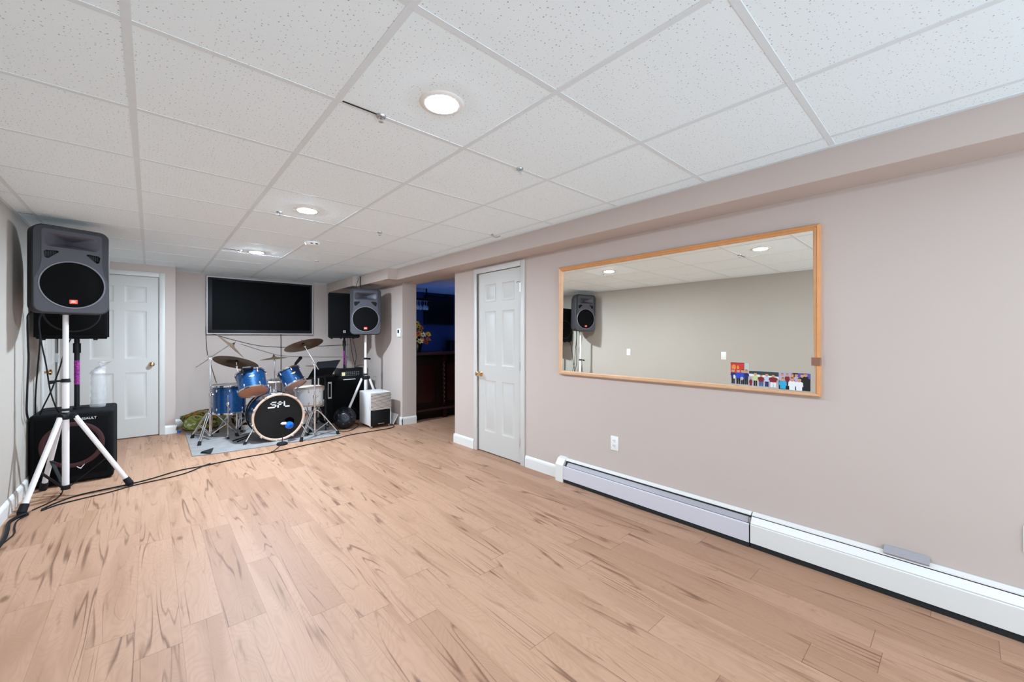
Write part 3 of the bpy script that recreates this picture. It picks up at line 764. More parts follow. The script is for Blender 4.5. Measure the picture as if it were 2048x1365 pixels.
def pole(name, x, y, z0, z1, label, ex=True):
    t = thing(name, label, 'speaker pole', (x, y, z0))
    w = MB(); w.cyl((x, y, z0), (x, y, z1), .0185, n=18); put('tube', w, 'black', t, True)
    w = MB(); w.cyl((x, y, z1-.13), (x, y, z1-.04), .026, n=18); put('upper_sleeve', w, 'black', t, True)
    w = MB(); w.cyl((x, y, z1-.42), (x, y, z1-.20), .0192, n=24, cap=False); put('sticker', w, 'magenta', t, True, label='magenta printed sticker')
    w = MB(); w.cyl((x, y, z0), (x, y, z0+.02), .04, n=20); put('base_collar', w, 'black', t, True)
    return t
pole('speaker_pole', -.505, 5.45, .622, 1.27, 'black pole with magenta sticker standing on the red-ringed subwoofer')
pole('speaker_pole', 2.31, 6.60, .685, 1.275, 'black pole with magenta sticker rising behind the mixer')

# subwoofer at left
t = thing('subwoofer', 'black subwoofer with dark red ring on the floor by the left wall', 'subwoofer', (-.505, 5.47, 0))
w = MB(); w.box(-.757, -.252, 5.195, 5.755, .012, .622, .022, seg=3); put('cabinet', w, 'blackmatte', t, True)
w = MB(); w.box(-.725, -.285, 5.185, 5.20, .075, .585, .006); gr = put('grille', w, 'grill', t, True)
w = MB(); my = Matrix.Translation((-.505, 5.1845, .345)) @ Matrix.Rotation(PI/2, 4, 'X'); w.lathe([(.162, 0), (.166, .002), (.194, .002), (.198, 0)], 64, my); put('woofer_ring', w, 'redring', gr, True, label='dark red woofer ring')
put('lettering', text_mb('ASSAULT', .028, Matrix.Translation((-.415, 5.183, .565)) @ FACE), 'ink', gr, True, smooth=False)
w = MB(); em = [(-.030, .012), (.034, .020), (.006, -.024), (-.012, -.012)]
w.plate(em, [[(a*.70+.001, c*.62+.001) for a, c in em]], lambda a, c: (a-.462, 5.183, c+.150)); put('emblem', w, 'ink', gr, True, smooth=False, label='small white outlined emblem')
for sx in (-.742, -.268):
    for sz in (.03, .60):
        pass
for fx in (-.70, -.31):
    for fy in (5.24, 5.71):
        w = MB(); w.cyl((fx, fy, 0), (fx, fy, .016), .02, n=14); put('rubber_foot', w, 'rubber', t, True)
# wrapped roll on it
t = thing('plastic_bag', 'clear crinkled plastic bag wrapped round a roll, standing on the left subwoofer', 'plastic bag', (-.375, 5.50, .622))
w = MB(); rs = []
for k_ in range(15):
    z = .32*k_/14; r = .052*(1+.06*math.sin(k_*2.1)) if z < .29 else .045
    rs.append([(r*(1+.08*noise.noise(V((a*2, z*12, 3))))*math.cos(a)+.004*math.sin(9*z), r*(1+.08*noise.noise(V((a*2, z*12, 7))))*math.sin(a), z) for a in [2*PI*i/28 for i in range(28)]])
w.loft(rs, True, True); put('roll_wrap', w, 'clear', t)
w = MB(); rs = []
for k_ in range(9):
    u = k_/8; r = (.045*(1-u)+.012) if u < .6 else .012+.035*(u-.6)/.4
    rs.append([(.05*u**1.3+.0+r*(1+.35*noise.noise(V((a*1.5, u*6, 1))))*math.cos(a), r*(1+.35*noise.noise(V((a*1.5, u*6, 5))))*math.sin(a), .32+.11*u) for a in [2*PI*i/24 for i in range(24)]])
w.loft(rs, False, True); put('twisted_top', w, 'clear', t)

# subwoofer at right
t = thing('subwoofer', 'large black subwoofer under the mixer, right of the drum kit', 'subwoofer', (2.22, 6.6, 0))
w = MB(); w.box(1.90, 2.535, 6.275, 6.90, .012, .685, .018); put('cabinet', w, 'blackmatte', t, True)
w = MB(); w.box(2.03, 2.505, 6.262, 6.28, .06, .63, .006); put('grille', w, 'grill', t, True)
w = MB(); w.plate([(1.955, .375), (2.008, .375), (2.008, .625), (1.955, .625)], [[(1.964, .40), (1.999, .40), (1.999, .60), (1.964, .60)]], lambda a, c: (a, 6.268, c)); put('handle', w, 'nickel', t, True, smooth=False, label='grey recessed handle rim')
w = MB(); w.box(2.18, 2.36, 6.262, 6.272, .640, .648); put('name_strip', w, 'ink', t, True, label='thin white strip')
for fx in (1.95, 2.48):
    for fy in (6.33, 6.85):
        w = MB(); w.cyl((fx, fy, 0), (fx, fy, .016), .02, n=14); put('rubber_foot', w, 'rubber', t, True)
# mixer
t = thing('mixer', 'small black powered mixer with knobs on top of the right subwoofer', 'mixer', (2.31, 6.42, .685))
w = MB(); w.prism([(6.295, .687), (6.53, .687), (6.53, .80), (6.36, .80), (6.305, .775)], 2.145, 2.475, 'x'); put('case', w, 'black', t, True)
for s_ in (2.135, 2.475):
    w = MB(); w.box(s_, s_+.012, 6.285, 6.535, .687, .815, .004); put('end_cheek', w, 'black', t, True)
w = MB(); w.box(2.165, 2.215, 6.288, 6.297, .70, .752); put('paper_note', w, 'petal_c', t, True, label='pale yellow note')
w = MB()
for i in range(3):
    for j in range(7):
        w.cyl((2.24+.03*j, 6.30, .702+.024*i), (2.24+.03*j, 6.284, .702+.024*i), .0065, n=10)
kn = put('knob_bank', w, 'nickel', t, True); kn['kind'] = 'stuff'; kn['label'] = 'rows of grey control knobs'

# ------------------------------------------------------------------ drum kit
def drum(name, label, cat, loc, axis, R, Hh, shell, top_head, bottom_head, hoop, nl=6, spin=0., badge=None, lugz=(.16, .84), deep_hoop=.022, kit='drums of the blue kit'):
    q = V(axis).normalized().to_track_quat('Z', 'Y'); e = (q.to_matrix() @ Matrix.Rotation(spin, 3, 'Z')).to_euler()
    t = thing(name, label, cat, loc, e, kit)
    w = MB(); w.lathe([(R, .004), (R, Hh-.004)], 56); put('shell', w, shell, t)
    for z, nm, mm in ((Hh+.003, 'batter_head', top_head), (-.003, 'resonant_head', bottom_head)):
        w = MB(); s_ = 1 if z > 0 else -1
        w.lathe([(R+.004, z-s_*.010), (R+.003, z), (R-.008, z+s_*.001), (0, z+s_*.001)], 56); put(nm, w, mm, t)
    for z in (Hh-deep_hoop*.45, -deep_hoop*.55):
        w = MB(); w.lathe([(R+.005, z), (R+.012, z+.001), (R+.012, z+.003), (R+.008, z+.004), (R+.008, z+deep_hoop-.004), (R+.012, z+deep_hoop-.003), (R+.011, z+deep_hoop), (R+.004, z+deep_hoop), (R+.005, z)], 56); put('hoop', w, hoop, t)
    for f_ in lugz:
        first = None
        for k_ in range(nl):
            a = 2*PI*(k_+.5)/nl
            if first is None:
                w = MB(); z = Hh*f_; w.sphere((R+.008, 0, z), 1, 12, (.011, .010, .019))
                zt = Hh-.002 if f_ > .5 else .002
                w.cyl((R+.012, 0, z), (R+.012, 0, zt), .0028, n=8); w.cyl((R+.012, 0, zt-.006), (R+.012, 0, zt+.010), .006, n=8)
                first = put('lug', w, 'chrome', t); first.rotation_euler = (0, 0, a)
            else:
                c = first.copy(); COL.objects.link(c); c.parent = t; c.rotation_euler = (0, 0, a)
    if badge is not None:
        lc = world_of(t).inverted() @ V((0, 0, 1.28)); badge = math.atan2(lc.y, lc.x) + badge
        w = MB(); n = 9
        up = [(-.030+.060*i/(n-1), .010*(1-(2*i/(n-1)-1)**2)*.3+.008*(i/(n-1))) for i in range(n)]
        lo = [(.030-.060*i/(n-1), -.014*(1-(2*(n-1-i)/(n-1)-1)**2)+.004) for i in range(n)]
        ol = up + lo[1:-1]
        w.loft([[((R+d)*math.cos(badge+a/R), (R+d)*math.sin(badge+a/R), Hh*.58+c) for a, c in ol] for d in (.0005, .003)]); put('badge', w, 'gold', t, label='gold crescent badge')
    return t
# bass drum: axis towards the camera side (-y)
BX, BY, BZ, BR, BD = 1.185, 5.655, .300, .270, .42
t = thing('bass_drum', 'blue bass drum with black front head lettered SPL', 'drum', (BX, BY, 0), group='drums of the blue kit')
my = lambda y: Matrix.Translation((BX, y, BZ)) @ Matrix.Rotation(PI/2, 4, 'X')    # local z runs to -y
w = MB(); w.lathe([(BR, -BD), (BR, 0)], 72, my(BY)); put('shell', w, 'blue', t, True)
w = MB(); w.plate(circle(BR-.004, 72, BX, BZ), [circle(.060, 32, BX+.115, BZ-.075)], lambda a, c: (a, BY-.002, c)); put('front_head', w, 'head_black', t, True, smooth=False, label='black front head with a round port')
w = MB(); w.lathe([(.058, 0), (.064, 0), (.064, .003), (.058, .003)], 40, Matrix.Translation((BX+.115, BY-.002, BZ-.075)) @ Matrix.Rotation(PI/2, 4, 'X')); put('port_ring', w, 'black', t, True)
w = MB(); w.lathe([(BR-.006, -.02), (BR-.006, -.10), (.0, -.10)], 48, my(BY)); put('port_shade', w, 'blackmatte', t, True)  # black cup stands for the shade inside the drum, seen through the port
w = MB(); w.lathe([(BR-.004, -BD-.002), (0, -BD-.002)], 56, my(BY)); put('rear_head', w, 'head_white', t, True)
w = MB(); w.lathe([(BR-.005, .006), (BR-.004, .026), (BR+.002, .032), (BR+.016, .032), (BR+.020, .026), (BR+.020, -.006), (BR+.006, -.008)], 72, my(BY)); put('front_hoop', w, 'hoop_wood', t, True, label='pale wood front hoop')
for z0, z1, mm, nm in ((-BD-.030, -BD-.012, 'head_white', 'rear_hoop'), (-BD-.012, -BD+.006, 'black', 'rear_hoop_inlay')):
    w = MB(); w.lathe([(BR+.004, z0), (BR+.020, z0), (BR+.020, z1), (BR+.004, z1)], 72, my(BY)); put(nm, w, mm, t, True)
cl = None
for k_ in range(10):
    a = 2*PI*(k_+.35)/10
    if cl is None:
        w = MB()
        w.box(BR+.006, BR+.030, -.014, .014, -.006, .036, .004)                         # claw over the hoop
        w.cyl((BR+.024, 0, -.11), (BR+.024, 0, .0), .004, n=8); w.sphere((BR+.012, 0, -.12), 1, 12, (.016, .013, .030))
        cl = put('claw', w, 'chrome', t)
    else:
        c = cl.copy(); COL.objects.link(c); c.parent = t
    o = cl if k_ == 0 else c
    o.rotation_euler = (Matrix.Rotation(PI/2, 3, 'X') @ Matrix.Rotation(a, 3, 'Z')).to_euler(); o.location = (0, 0, BZ)
for s_ in (-1, 1):
    p = V((BX+s_*BR*.93, BY+.07, BZ-.11)); f = V((BX+s_*(BR+.085), BY+.045, .01))
    w = MB(); w.cyl(p, f, .008, n=12); w.sphere(p, 1, 12, (.02, .03, .02)); sp_ = put('spur', w, 'chrome', t, True)
    w = MB(); w.cyl(f-V((0, 0, .002)), f+(p-f).normalized()*.035, .016, .013, 14); put('rubber_foot', w, 'rubber', sp_, True)
# SPL lettering on the front head, built from strokes
def bar(w, x0, z0, x1, z1, sk=.22):
    ol = [(x0, z0), (x1, z0), (x1, z1), (x0, z1)]
    w.loft([[(BX+a+sk*c*0-.002, BY-.0065+d, BZ+.150+c) for a, c in ol] for d in (0, .0015)])
w = MB(); q = .0150
bar(w, -.092, .042-q, -.026, .042); bar(w, -.092, -.002, -.076, .042); bar(w, -.092, -.002, -.026, -.002+q); bar(w, -.042, -.034, -.026, .010); bar(w, -.118, -.034, -.026, -.034+q)
bar(w, -.016, -.034, .000, .042); bar(w, -.016, .042-q, .044, .042); bar(w, .028, -.002, .044, .042); bar(w, -.016, -.002, .044, -.002+q)
bar(w, .054, -.034, .070, .042); bar(w, .054, -.034, .120, -.034+q)
put('lettering', w, 'ink', t, True, smooth=False, label='white SPL lettering')
# tom mount on the bass drum
w = MB(); mz = BZ+BR
w.cyl((BX-.02, BY+.17, mz-.01), (BX-.02, BY+.17, mz+.055), .024, n=16); w.box(BX-.06, BX+.05, BY+.13, BY+.22, mz-.006, mz+.012, .004); mt = put('tom_mount', w, 'chrome', t, True)
w = MB(); w.cyl((BX+.0, BY+.17, mz+.0), (BX+.0, BY+.17, mz+.16), .014, n=14); w.cyl((BX-.06, BY+.165, mz), (BX-.06, BY+.165, mz+.10), .013, n=14); put('mount_post', w, 'chrome', mt, True)
w = MB(); w.box(BX-.09, BX+.09, BY+.155, BY+.185, mz+.135, mz+.16, .006); w.cyl((BX-.16, BY+.15, mz+.20), (BX-.04, BY+.17, mz+.145), .009, n=10); w.cyl((BX+.05, BY+.17, mz+.145), (BX+.12, BY+.16, mz+.215), .009, n=10)
w.cyl((BX-.03, BY+.17, mz+.15), (BX-.03, BY+.17, mz+.19), .005, n=8); w.cyl((BX+.06, BY+.17, mz+.15), (BX+.06, BY+.17, mz+.185), .005, n=8); put('mount_arm', w, 'chrome', mt, True)
# toms
drum('rack_tom', 'larger blue rack tom tilted back, left above the bass drum', 'drum', (.932, 5.725, .632), (-.06, .52, .85), .150, .235, 'blue', 'head_white', 'wood_head', 'chrome', 6, spin=.2, badge=.05)
drum('rack_tom', 'smaller blue rack tom tilted sideways, right above the bass drum', 'drum', (1.395, 5.755, .672), (-.30, .46, .84), .127, .205, 'blue', 'head_white', 'wood_head', 'chrome', 6, spin=.5, badge=.35)
ft = drum('floor_tom', 'blue floor tom on three chrome legs at the left of the kit', 'drum', (.765, 6.37, .318), (0, 0, 1), .180, .345, 'blue', 'head_white', 'head_white', 'chrome', 8, spin=.3)
for (fx, fy) in ((.725, 6.15), (.55, 6.50), (.93, 6.52)):
    d = V((fx-.765, fy-6.37, 0)).normalized(); p = V((.765, 6.37, 0))+d*.196
    w = MB(); w.tube([(p.x, p.y, .56), (p.x, p.y, .36), (p.x+d.x*.012, p.y+d.y*.012, .02)], .006, 8, 4); w.sphere((p.x-d.x*.008, p.y-d.y*.008, .44), 1, 14, (.022, .022, .034)); lg = put('leg', w, 'chrome', ft, True)
    w = MB(); w.cyl((p.x+d.x*.012, p.y+d.y*.012, 0), (p.x+d.x*.012, p.y+d.y*.012, .03), .015, .011, 12); put('rubber_foot', w, 'rubber', lg, True)
sn = drum('snare_drum', 'white snare drum half hidden behind the right cymbal stand', 'drum', (1.66, 6.12, .35), (0, 0, 1), .178, .235, 'head_white', 'head_white', 'head_white', 'hoop_wood', 8, spin=.1, kit='drums of the blue kit')
w = MB()
for k_ in range(3):
    a = 2*PI*k_/3+.5
    w.tube([(0, 0, .18-.35), (.10*math.cos(a), .10*math.sin(a), .30-.35), (.186*math.cos(a), .186*math.sin(a), -.03), (.19*math.cos(a), .19*math.sin(a), .015)], .007, 8, 4)
    w.cyl((0, 0, .24-.35), (.26*math.cos(a+1), .26*math.sin(a+1), .015-.35), .007, n=8)
w.cyl((0, 0, .10-.35), (0, 0, .26-.35), .013, n=12)
put('basket_stand', w, 'chrome', sn)

# cymbals and stands
def cymbal(name, label, c, n, R, m='cymbal', bell=.2, nut=True, mark=False):
    q = V(n).normalized().to_track_quat('Z', 'Y').to_euler()
    t = thing(name, label, 'cymbal', c, q, 'cymbals of the drum kit')
    w = MB(); b_ = R*bell
    w.lathe([(0, .016+.0), (b_*.5, .014), (b_*.9, .004), (b_, .0), (R*.6, -.010), (R, -.024), (R, -.0255), (R*.6, -.0118), (b_, -.0016), (b_*.5, .0124), (0, .0144)], 64); put('plate', w, m, t)
    if nut:
        w = MB(); w.cyl((0, 0, .012), (0, 0, .032), .014, .012, 12); w.cyl((0, 0, .032), (0, 0, .05), .005, n=8); w.box(-.02, .02, -.003, .003, .036, .052, .002); put('wing_nut', w, 'black', t)
        w = MB(); w.cyl((0, 0, -.014), (0, 0, .010), .013, n=12); put('felt', w, 'black', t)
    if mark:
        w = MB(); w.loft([[(.05, -.045, -.0152), (.16, -.01, -.0182), (.05, .05, -.0152)]], False, True); put('printed_mark', w, 'black', t, smooth=False)
    return t
def cymbal_stand(label, bx, by, feet, ztube, tip, boom=None, collar=.34, r=.0125):
    t = thing('cymbal_stand', label, 'cymbal stand', (bx, by, 0), group='chrome cymbal stands')
    zm = min(.60, ztube*.55)
    w = MB(); w.cyl((bx, by, .055), (bx, by, zm), r, n=16); put('lower_tube', w, 'chrome', t, True)
    w = MB(); w.cyl((bx, by, zm), (bx, by, ztube), r*.78, n=16); put('upper_tube', w, 'chrome', t, True)
    w = MB(); w.cyl((bx, by, zm-.02), (bx, by, zm+.018), r*1.5, n=14); w.box(bx+r, bx+r+.03, by-.004, by+.004, zm-.008, zm+.008, .002); put('height_clamp', w, 'chrome', t, True)
    w = MB(); w.cyl((bx, by, collar-.03), (bx, by, collar+.025), r*1.7, n=14); put('leg_collar', w, 'chrome', t, True)
    w = MB(); w.cyl((bx, by, .055), (bx, by, .095), r*1.5, n=14); put('brace_collar', w, 'chrome', t, True)
    for fx, fy in feet:
        d = V((fx-bx, fy-by, 0)).normalized(); sd = V((-d.y, d.x, 0))*.011
        a = V((bx, by, collar))+d*.02; f = V((fx, fy, .028)); kn_ = a.lerp(f, .22) + V((0, 0, .025))
        w = MB()
        for s_ in (-1, 1): w.tube([a+sd*s_, kn_+sd*s_, f+sd*s_*.8], .0055, 8, 5)
        lg = put('leg', w, 'chrome', t, True)
        w = MB(); dd = (f-kn_).normalized(); w.cyl(f-dd*.03, V((fx, fy, 0)), .017, .021, 12); put('rubber_foot', w, 'rubber', lg, True)
        mid = kn_.lerp(f, .42); lo = V((bx, by, .075))+d*.016
        w = MB()
        for s_ in (-1, 1): w.cyl(lo+sd*s_, mid+sd*s_, .0045, n=8)
        put('brace', w, 'chrome', t, True)
    top = V((bx, by, ztube))
    if boom:
        a, e = V(boom[0]), V(boom[1])
        w = MB(); w.cyl(a, e, .0068, n=12); put('boom_arm', w, 'chrome', t, True)
        w = MB(); w.sphere(top, .019, 12); w.box(bx-.018, bx+.018, by-.012, by+.012, ztube-.035, ztube+.012, .004); w.box(bx-.038, bx-.012, by-.004, by+.004, ztube+.012, ztube+.020, .002); put('boom_clamp', w, 'chrome', t, True)
        w = MB(); w.sphere(e, .014, 10); w.cyl(e, V(tip), .005, n=8); put('tilter', w, 'chrome', t, True)
    else:
        w = MB(); w.cyl(top, V(tip), .005, n=8); w.sphere(top, .015, 10); put('tilter', w, 'chrome', t, True)
    return t
fw = V((math.sin(.73), math.cos(.73), 0)); rt = V((math.cos(.73), -math.sin(.73), 0)); upv = V((0, 0, 1))   # handy directions: seen edge-on from the middle of the room
cymbal_stand('chrome boom cymbal stand left of the blue floor tom', .555, 6.27, [(.427, 6.014), (.392, 6.52), (.843, 6.255)], 1.037, (.757, 6.086, 1.192), ((.423, 6.385, .912), (.730, 6.11, 1.186)))
def seen_from_room(c, r_, u_, a_):
    d = V((c[0], c[1], 0)).normalized()
    return V((d.y, -d.x, 0))*r_ + upv*u_ + d*a_
nE = seen_from_room((.758, 6.085), .72, .69, .03)
cymbal('crash_cymbal', 'crash cymbal tilted steeply, seen edge-on at upper left of the kit', (.758, 6.085, 1.190), nE, .205)
cymbal_stand('straight chrome cymbal stand behind the larger rack tom', .862, 6.475, [(.66, 6.66), (1.08, 6.60), (.92, 6.70)], .90, (.858, 6.478, .965))
cymbal('ride_cymbal', 'large brown ride cymbal above the larger rack tom', (.857, 6.478, .968), seen_from_room((.857, 6.478), .235, .93, .33), .262, 'cymbal_d', mark=True)
cymbal_stand('chrome boom cymbal stand in front of the music stand', 1.585, 5.60, [(1.381, 5.437), (1.849, 5.499), (1.60, 5.86)], .943, (1.469, 5.664, 1.195), ((1.612, 5.536, .868), (1.482, 5.652, 1.168)))
cymbal('crash_cymbal', 'brown crash cymbal on the right boom stand, seen from below', (1.468, 5.665, 1.203), seen_from_room((1.468, 5.665), -.26, .93, .30), .232, 'cymbal_d')
cymbal_stand('thin chrome cymbal stand behind the bass drum', 1.372, 6.825, [(1.2, 6.72), (1.56, 6.80), (1.36, 7.05)], .94, (1.367, 6.828, .985), collar=.3)
cymbal('splash_cymbal', 'thin flat cymbal seen edge-on in front of the wall below the television', (1.367, 6.828, .990), seen_from_room((1.367, 6.828), -.085, 1, .0), .185)
t = thing('hi_hat', 'small hi-hat, only its left edge showing behind the music stand', 'hi-hat', (1.82, 6.25, 0))
w = MB(); w.cyl((1.82, 6.25, .05), (1.82, 6.25, .80), .010, n=12); w.cyl((1.82, 6.25, .80), (1.82, 6.25, .98), .004, n=8); put('tube', w, 'chrome', t, True)
for fx, fy in ((1.66, 6.36), (1.88, 6.03), (1.84, 6.42)):
    w = MB(); w.cyl((1.82, 6.25, .30), (fx, fy, .02), .006, n=8); lg = put('leg', w, 'chrome', t, True)
    w = MB(); w.cyl((fx, fy, 0), (fx, fy, .03), .016, .012, 10); put('rubber_foot', w, 'rubber', lg, True)
for z, s_ in ((.862, 1), (.884, -1)):
    w = MB(); w.lathe([(.01, .018*-s_+0), (.035, .012*-s_), (.04, 0), (.175, .010*s_), (.175, .0112*s_), (.04, .0012), (.01, .018*-s_+.001)], 48, Matrix.Translation((1.82, 6.25, z))); put('hat_cymbal', w, 'cymbal', t, True)

# microphones
def clip_mic(label, base, tip_dir, L, loc2=None):
    t = thing('drum_microphone', label, 'microphone', base, group='black clip-on drum microphones')
    b0 = V(base); d = V(tip_dir).normalized()
    w = MB(); w.cyl(b0+V((0, 0, .03)), b0+V((0, 0, .03))+d*L*.7, .017, .021, 14); put('body', w, 'black', t, True)
    w = MB(); w.sphere(b0+V((0, 0, .03))+d*L*.78, .023, 12); put('grille_ball', w, 'blackmatte', t, True)
    w = MB(); w.box(b0.x-.014, b0.x+.014, b0.y-.012, b0.y+.012, b0.z-.035, b0.z+.03, .004); w.cyl(b0+V((-.03, 0, -.01)), b0+V((.03, 0, .012)), .008, n=8); w.box(b0.x-.03, b0.x+.026, b0.y-.008, b0.y+.02, b0.z-.035, b0.z-.02, .003); put('rim_clip', w, 'black', t, True)
    return t
clip_mic('black clip-on microphone on the rim of the larger rack tom', (.812, 5.700, .888), (.85, -.05, .02), .115)
clip_mic('black clip-on microphone on the rim of the smaller rack tom', (1.405, 5.80, .905), (.55, -.25, .80), .13)
t = thing('kick_microphone', 'blue microphone on a short stand at the bass drum port', 'microphone', (1.175, 5.44, 0))
w = MB(); w.lathe([(0, 0), (.058, 0), (.060, .012), (.052, .026), (.020, .034), (0, .035)], 32, Matrix.Translation((1.175, 5.44, 0))); put('stand_base', w, 'rubber', t, True, label='heavy black round base')
w = MB(); w.cyl((1.175, 5.44, .03), (1.195, 5.46, .245), .0055, n=10); put('stand_rod', w, 'black', t, True)
w = MB(); w.box(1.175, 1.225, 5.445, 5.478, .232, .262, .008); w.box(1.165, 1.195, 5.44, 5.47, .240, .254, .004); put('mic_clip', w, 'head_white', t, True, label='white clip')
w = MB(); mm_ = Matrix.Translation((1.268, 5.535, .200)) @ Matrix.Rotation(math.radians(55), 4, 'Z') @ Matrix.Rotation(math.radians(90), 4, 'Y')
w.lathe([(0, -.055), (.020, -.053), (.028, -.03), (.040, -.005), (.046, .02), (.040, .045), (.02, .058), (0, .060)], 28, mm_); put('mic_body', w, 'micblue', t, True, label='bright blue body')
# two thin rods lying on the rug
r0 = None
for i, (a, c) in enumerate((((.753, 5.966), (.945, 6.164)), ((.787, 5.884), (.949, 6.10)))):
    w = MB(); w.cyl((*a, .016), (*c, .016), .007, .006, 10)
    tag(put('drumstick', w, 'black'), ('thin black rod on the rug, the one farther from the camera', 'thin black rod on the rug, the one nearer the camera')[i], 'rod', 'black rods on the rug by the bass drum')
# rug
w = MB(); RUG = [(.335, 5.53), (.56, 5.475), (1.16, 5.455), (1.86, 5.44), (1.97, 6.30), (1.9, 6.90), (.345, 6.93)]
w.loft([[(x, y, .001) for x, y in RUG], [(x, y, .008) for x, y in RUG]]); tag(put('rug', w, 'rug', smooth=False), 'grey blue rug on the floor under the drum kit', 'rug')
w = MB(); w.loft([[(.405, 5.595, .009), (.49, 5.485, .009), (.515, 5.60, .009)], [(.42, 5.585, .03), (.475, 5.50, .02), (.53, 5.615, .045)]]); tag(put('black_wedge', w, 'rubber', smooth=False), 'small black wedge on the front left corner of the rug', 'wedge')

# music stand
t = thing('music_stand', 'black music stand with a flat slanted desk, right of the drums', 'music stand', (1.84, 6.00, 0))
D4 = [V((1.772, 6.131, .938)), V((2.051, 6.015, .961)), V((1.848, 5.794, .751)), V((1.569, 5.91, .713))]
n_ = (D4[1]-D4[0]).cross(D4[3]-D4[0]).normalized()
w = MB(); w.loft([D4, [p+n_*.004 for p in D4]]); put('desk', w, 'blackmatte', t, True, smooth=False)
e_ = (D4[2]-D4[3]).normalized(); sh = n_*(-.03 if n_.y < 0 else .03)
w = MB(); a_ = [D4[3], D4[2], D4[2]+V((-.02, -.03, .02)), D4[3]+V((-.02, -.03, .02))]; w.loft([a_, [p+V((0, 0, .004)) for p in a_]]); put('ledge', w, 'black', t, True, smooth=False)
ct = sum(D4, V())/4
w = MB(); q = [ct+V((.0, -.006, .0))+e_*.012+V((0, 0, -.02)), ct+e_*.022+V((.01, -.006, .02)), ct-e_*.0+V((.01, -.006, .022)), ct-e_*.008+V((0, -.006, -.018))]
w = MB(); w.cyl((1.84, 6.0, .14), (1.84, 6.0, .56), .0165, n=14); put('lower_tube', w, 'black', t, True)
w = MB(); w.cyl((1.84, 6.0, .56), (1.82, 5.985, .83), .012, n=14); put('upper_tube', w, 'black', t, True)
for fx, fy in ((1.70, 6.14), (1.80, 5.86), (1.95, 6.10)):
    w = MB(); w.cyl((1.84, 6.0, .28), (fx, fy, .02), .009, n=8); w.cyl((1.84, 6.0, .10), ((fx+1.84)/2, (fy+6)/2, .15), .006, n=8); lg = put('leg', w, 'black', t, True)
    w = MB(); w.cyl((fx, fy, 0), (fx, fy, .025), .016, .012, 10); put('rubber_foot', w, 'rubber', lg, True)

# steel tongue drum leaning on the right subwoofer
q = V((-.30, -.93, .22)).normalized().to_track_quat('Z', 'Y').to_euler()
t = thing('handpan', 'round black steel handpan standing on edge against the right subwoofer', 'handpan', (2.035, 5.80, .153), q)
w = MB(); w.lathe([(0, .086), (.022, .085), (.024, .080), (.06, .082), (.10, .064), (.135, .032), (.150, .004), (.152, 0), (.150, -.004), (.135, -.032), (.10, -.058), (.05, -.074), (0, -.078)], 56); put('steel_shell', w, 'handpan', t) if 'handpan' in M else None
if 'handpan' not in M:
    M['handpan'] = mat('speckled_black_steel', (.020, .020, .026), .22, .6, vary=.8, scale=45)
    put('steel_shell', w, 'handpan', t)
for k_ in range(7):
    a = 2*PI*k_/7
    w = MB(); w.sphere((.088*math.cos(a), .088*math.sin(a), .066), 1, 12, (.021, .021, .008)); put('tone_field', w, 'handpan', t)

# dehumidifier
t = thing('dehumidifier', 'off-white dehumidifier with louvred front and black tank, on the floor near the bar opening', 'dehumidifier', (2.44, 5.72, 0))
w = MB(); x0, x1, y0, y1 = 2.288, 2.602, 5.535, 5.925
w.box(x0, x1, y0+.03, y1, .035, .505, .012, seg=3); w.box(x0, x1, y0, y0+.04, .255, .500, .006)
for s0, s1 in ((x0, x0+.012), (x1-.012, x1)): w.box(s0, s1, y0, y0+.04, .035, .26, .003)
put('housing', w, 'dehum', t, True)
w = MB()
for k_ in range(13):
    z = .272+.0172*k_; w.box(x0+.008, x1-.004, y0-.010, y0+.002, z, z+.0098, .002)
bk = MB(); bk.box(x0+.010, x1-.006, y0-.003, y0+.001, .268, .494); put('louvre_shade', bk, 'slot', t, True)  # dark backing sheet paints the shade between the louvres
put('louvre_grille', w, 'louvre', t, True, label='beige horizontal louvres')
w = MB(); w.box(x0+.014, x1-.014, y0+.006, y0+.032, .035, .252, .004); tk = put('water_tank', w, 'black', t, True, label='black water tank front')
w = MB(); w.box(x0+.12, x0+.21, y0+.001, y0+.007, .052, .064, .002); put('tank_label', w, 'nickel', tk, True)
for fx in (x0+.025, x1-.03):
    for fy in (y0+.02, y1-.04):
        w = MB(); w.cyl((fx-.012, fy, .018), (fx+.012, fy, .018), .018, n=14); w.box(fx-.014, fx+.014, fy-.012, fy+.012, .022, .040, .002); put('caster', w, 'nickel', t, True)
# grey tray leaning beside it
w = MB(); q = [(2.68, 5.60), (2.735, 5.60), (2.735, 6.02), (2.68, 6.02)]
w.loft([[(2.632, 5.56, .01), (2.645, 5.56, .005), (2.645, 5.98, .005), (2.632, 5.98, .01)], [(2.715, 5.56, .155), (2.728, 5.56, .150), (2.728, 5.98, .150), (2.715, 5.98, .155)]])
tag(put('leaning_board', w, 'dehum', smooth=False), 'small pale board leaning on the wall beside the dehumidifier', 'board')

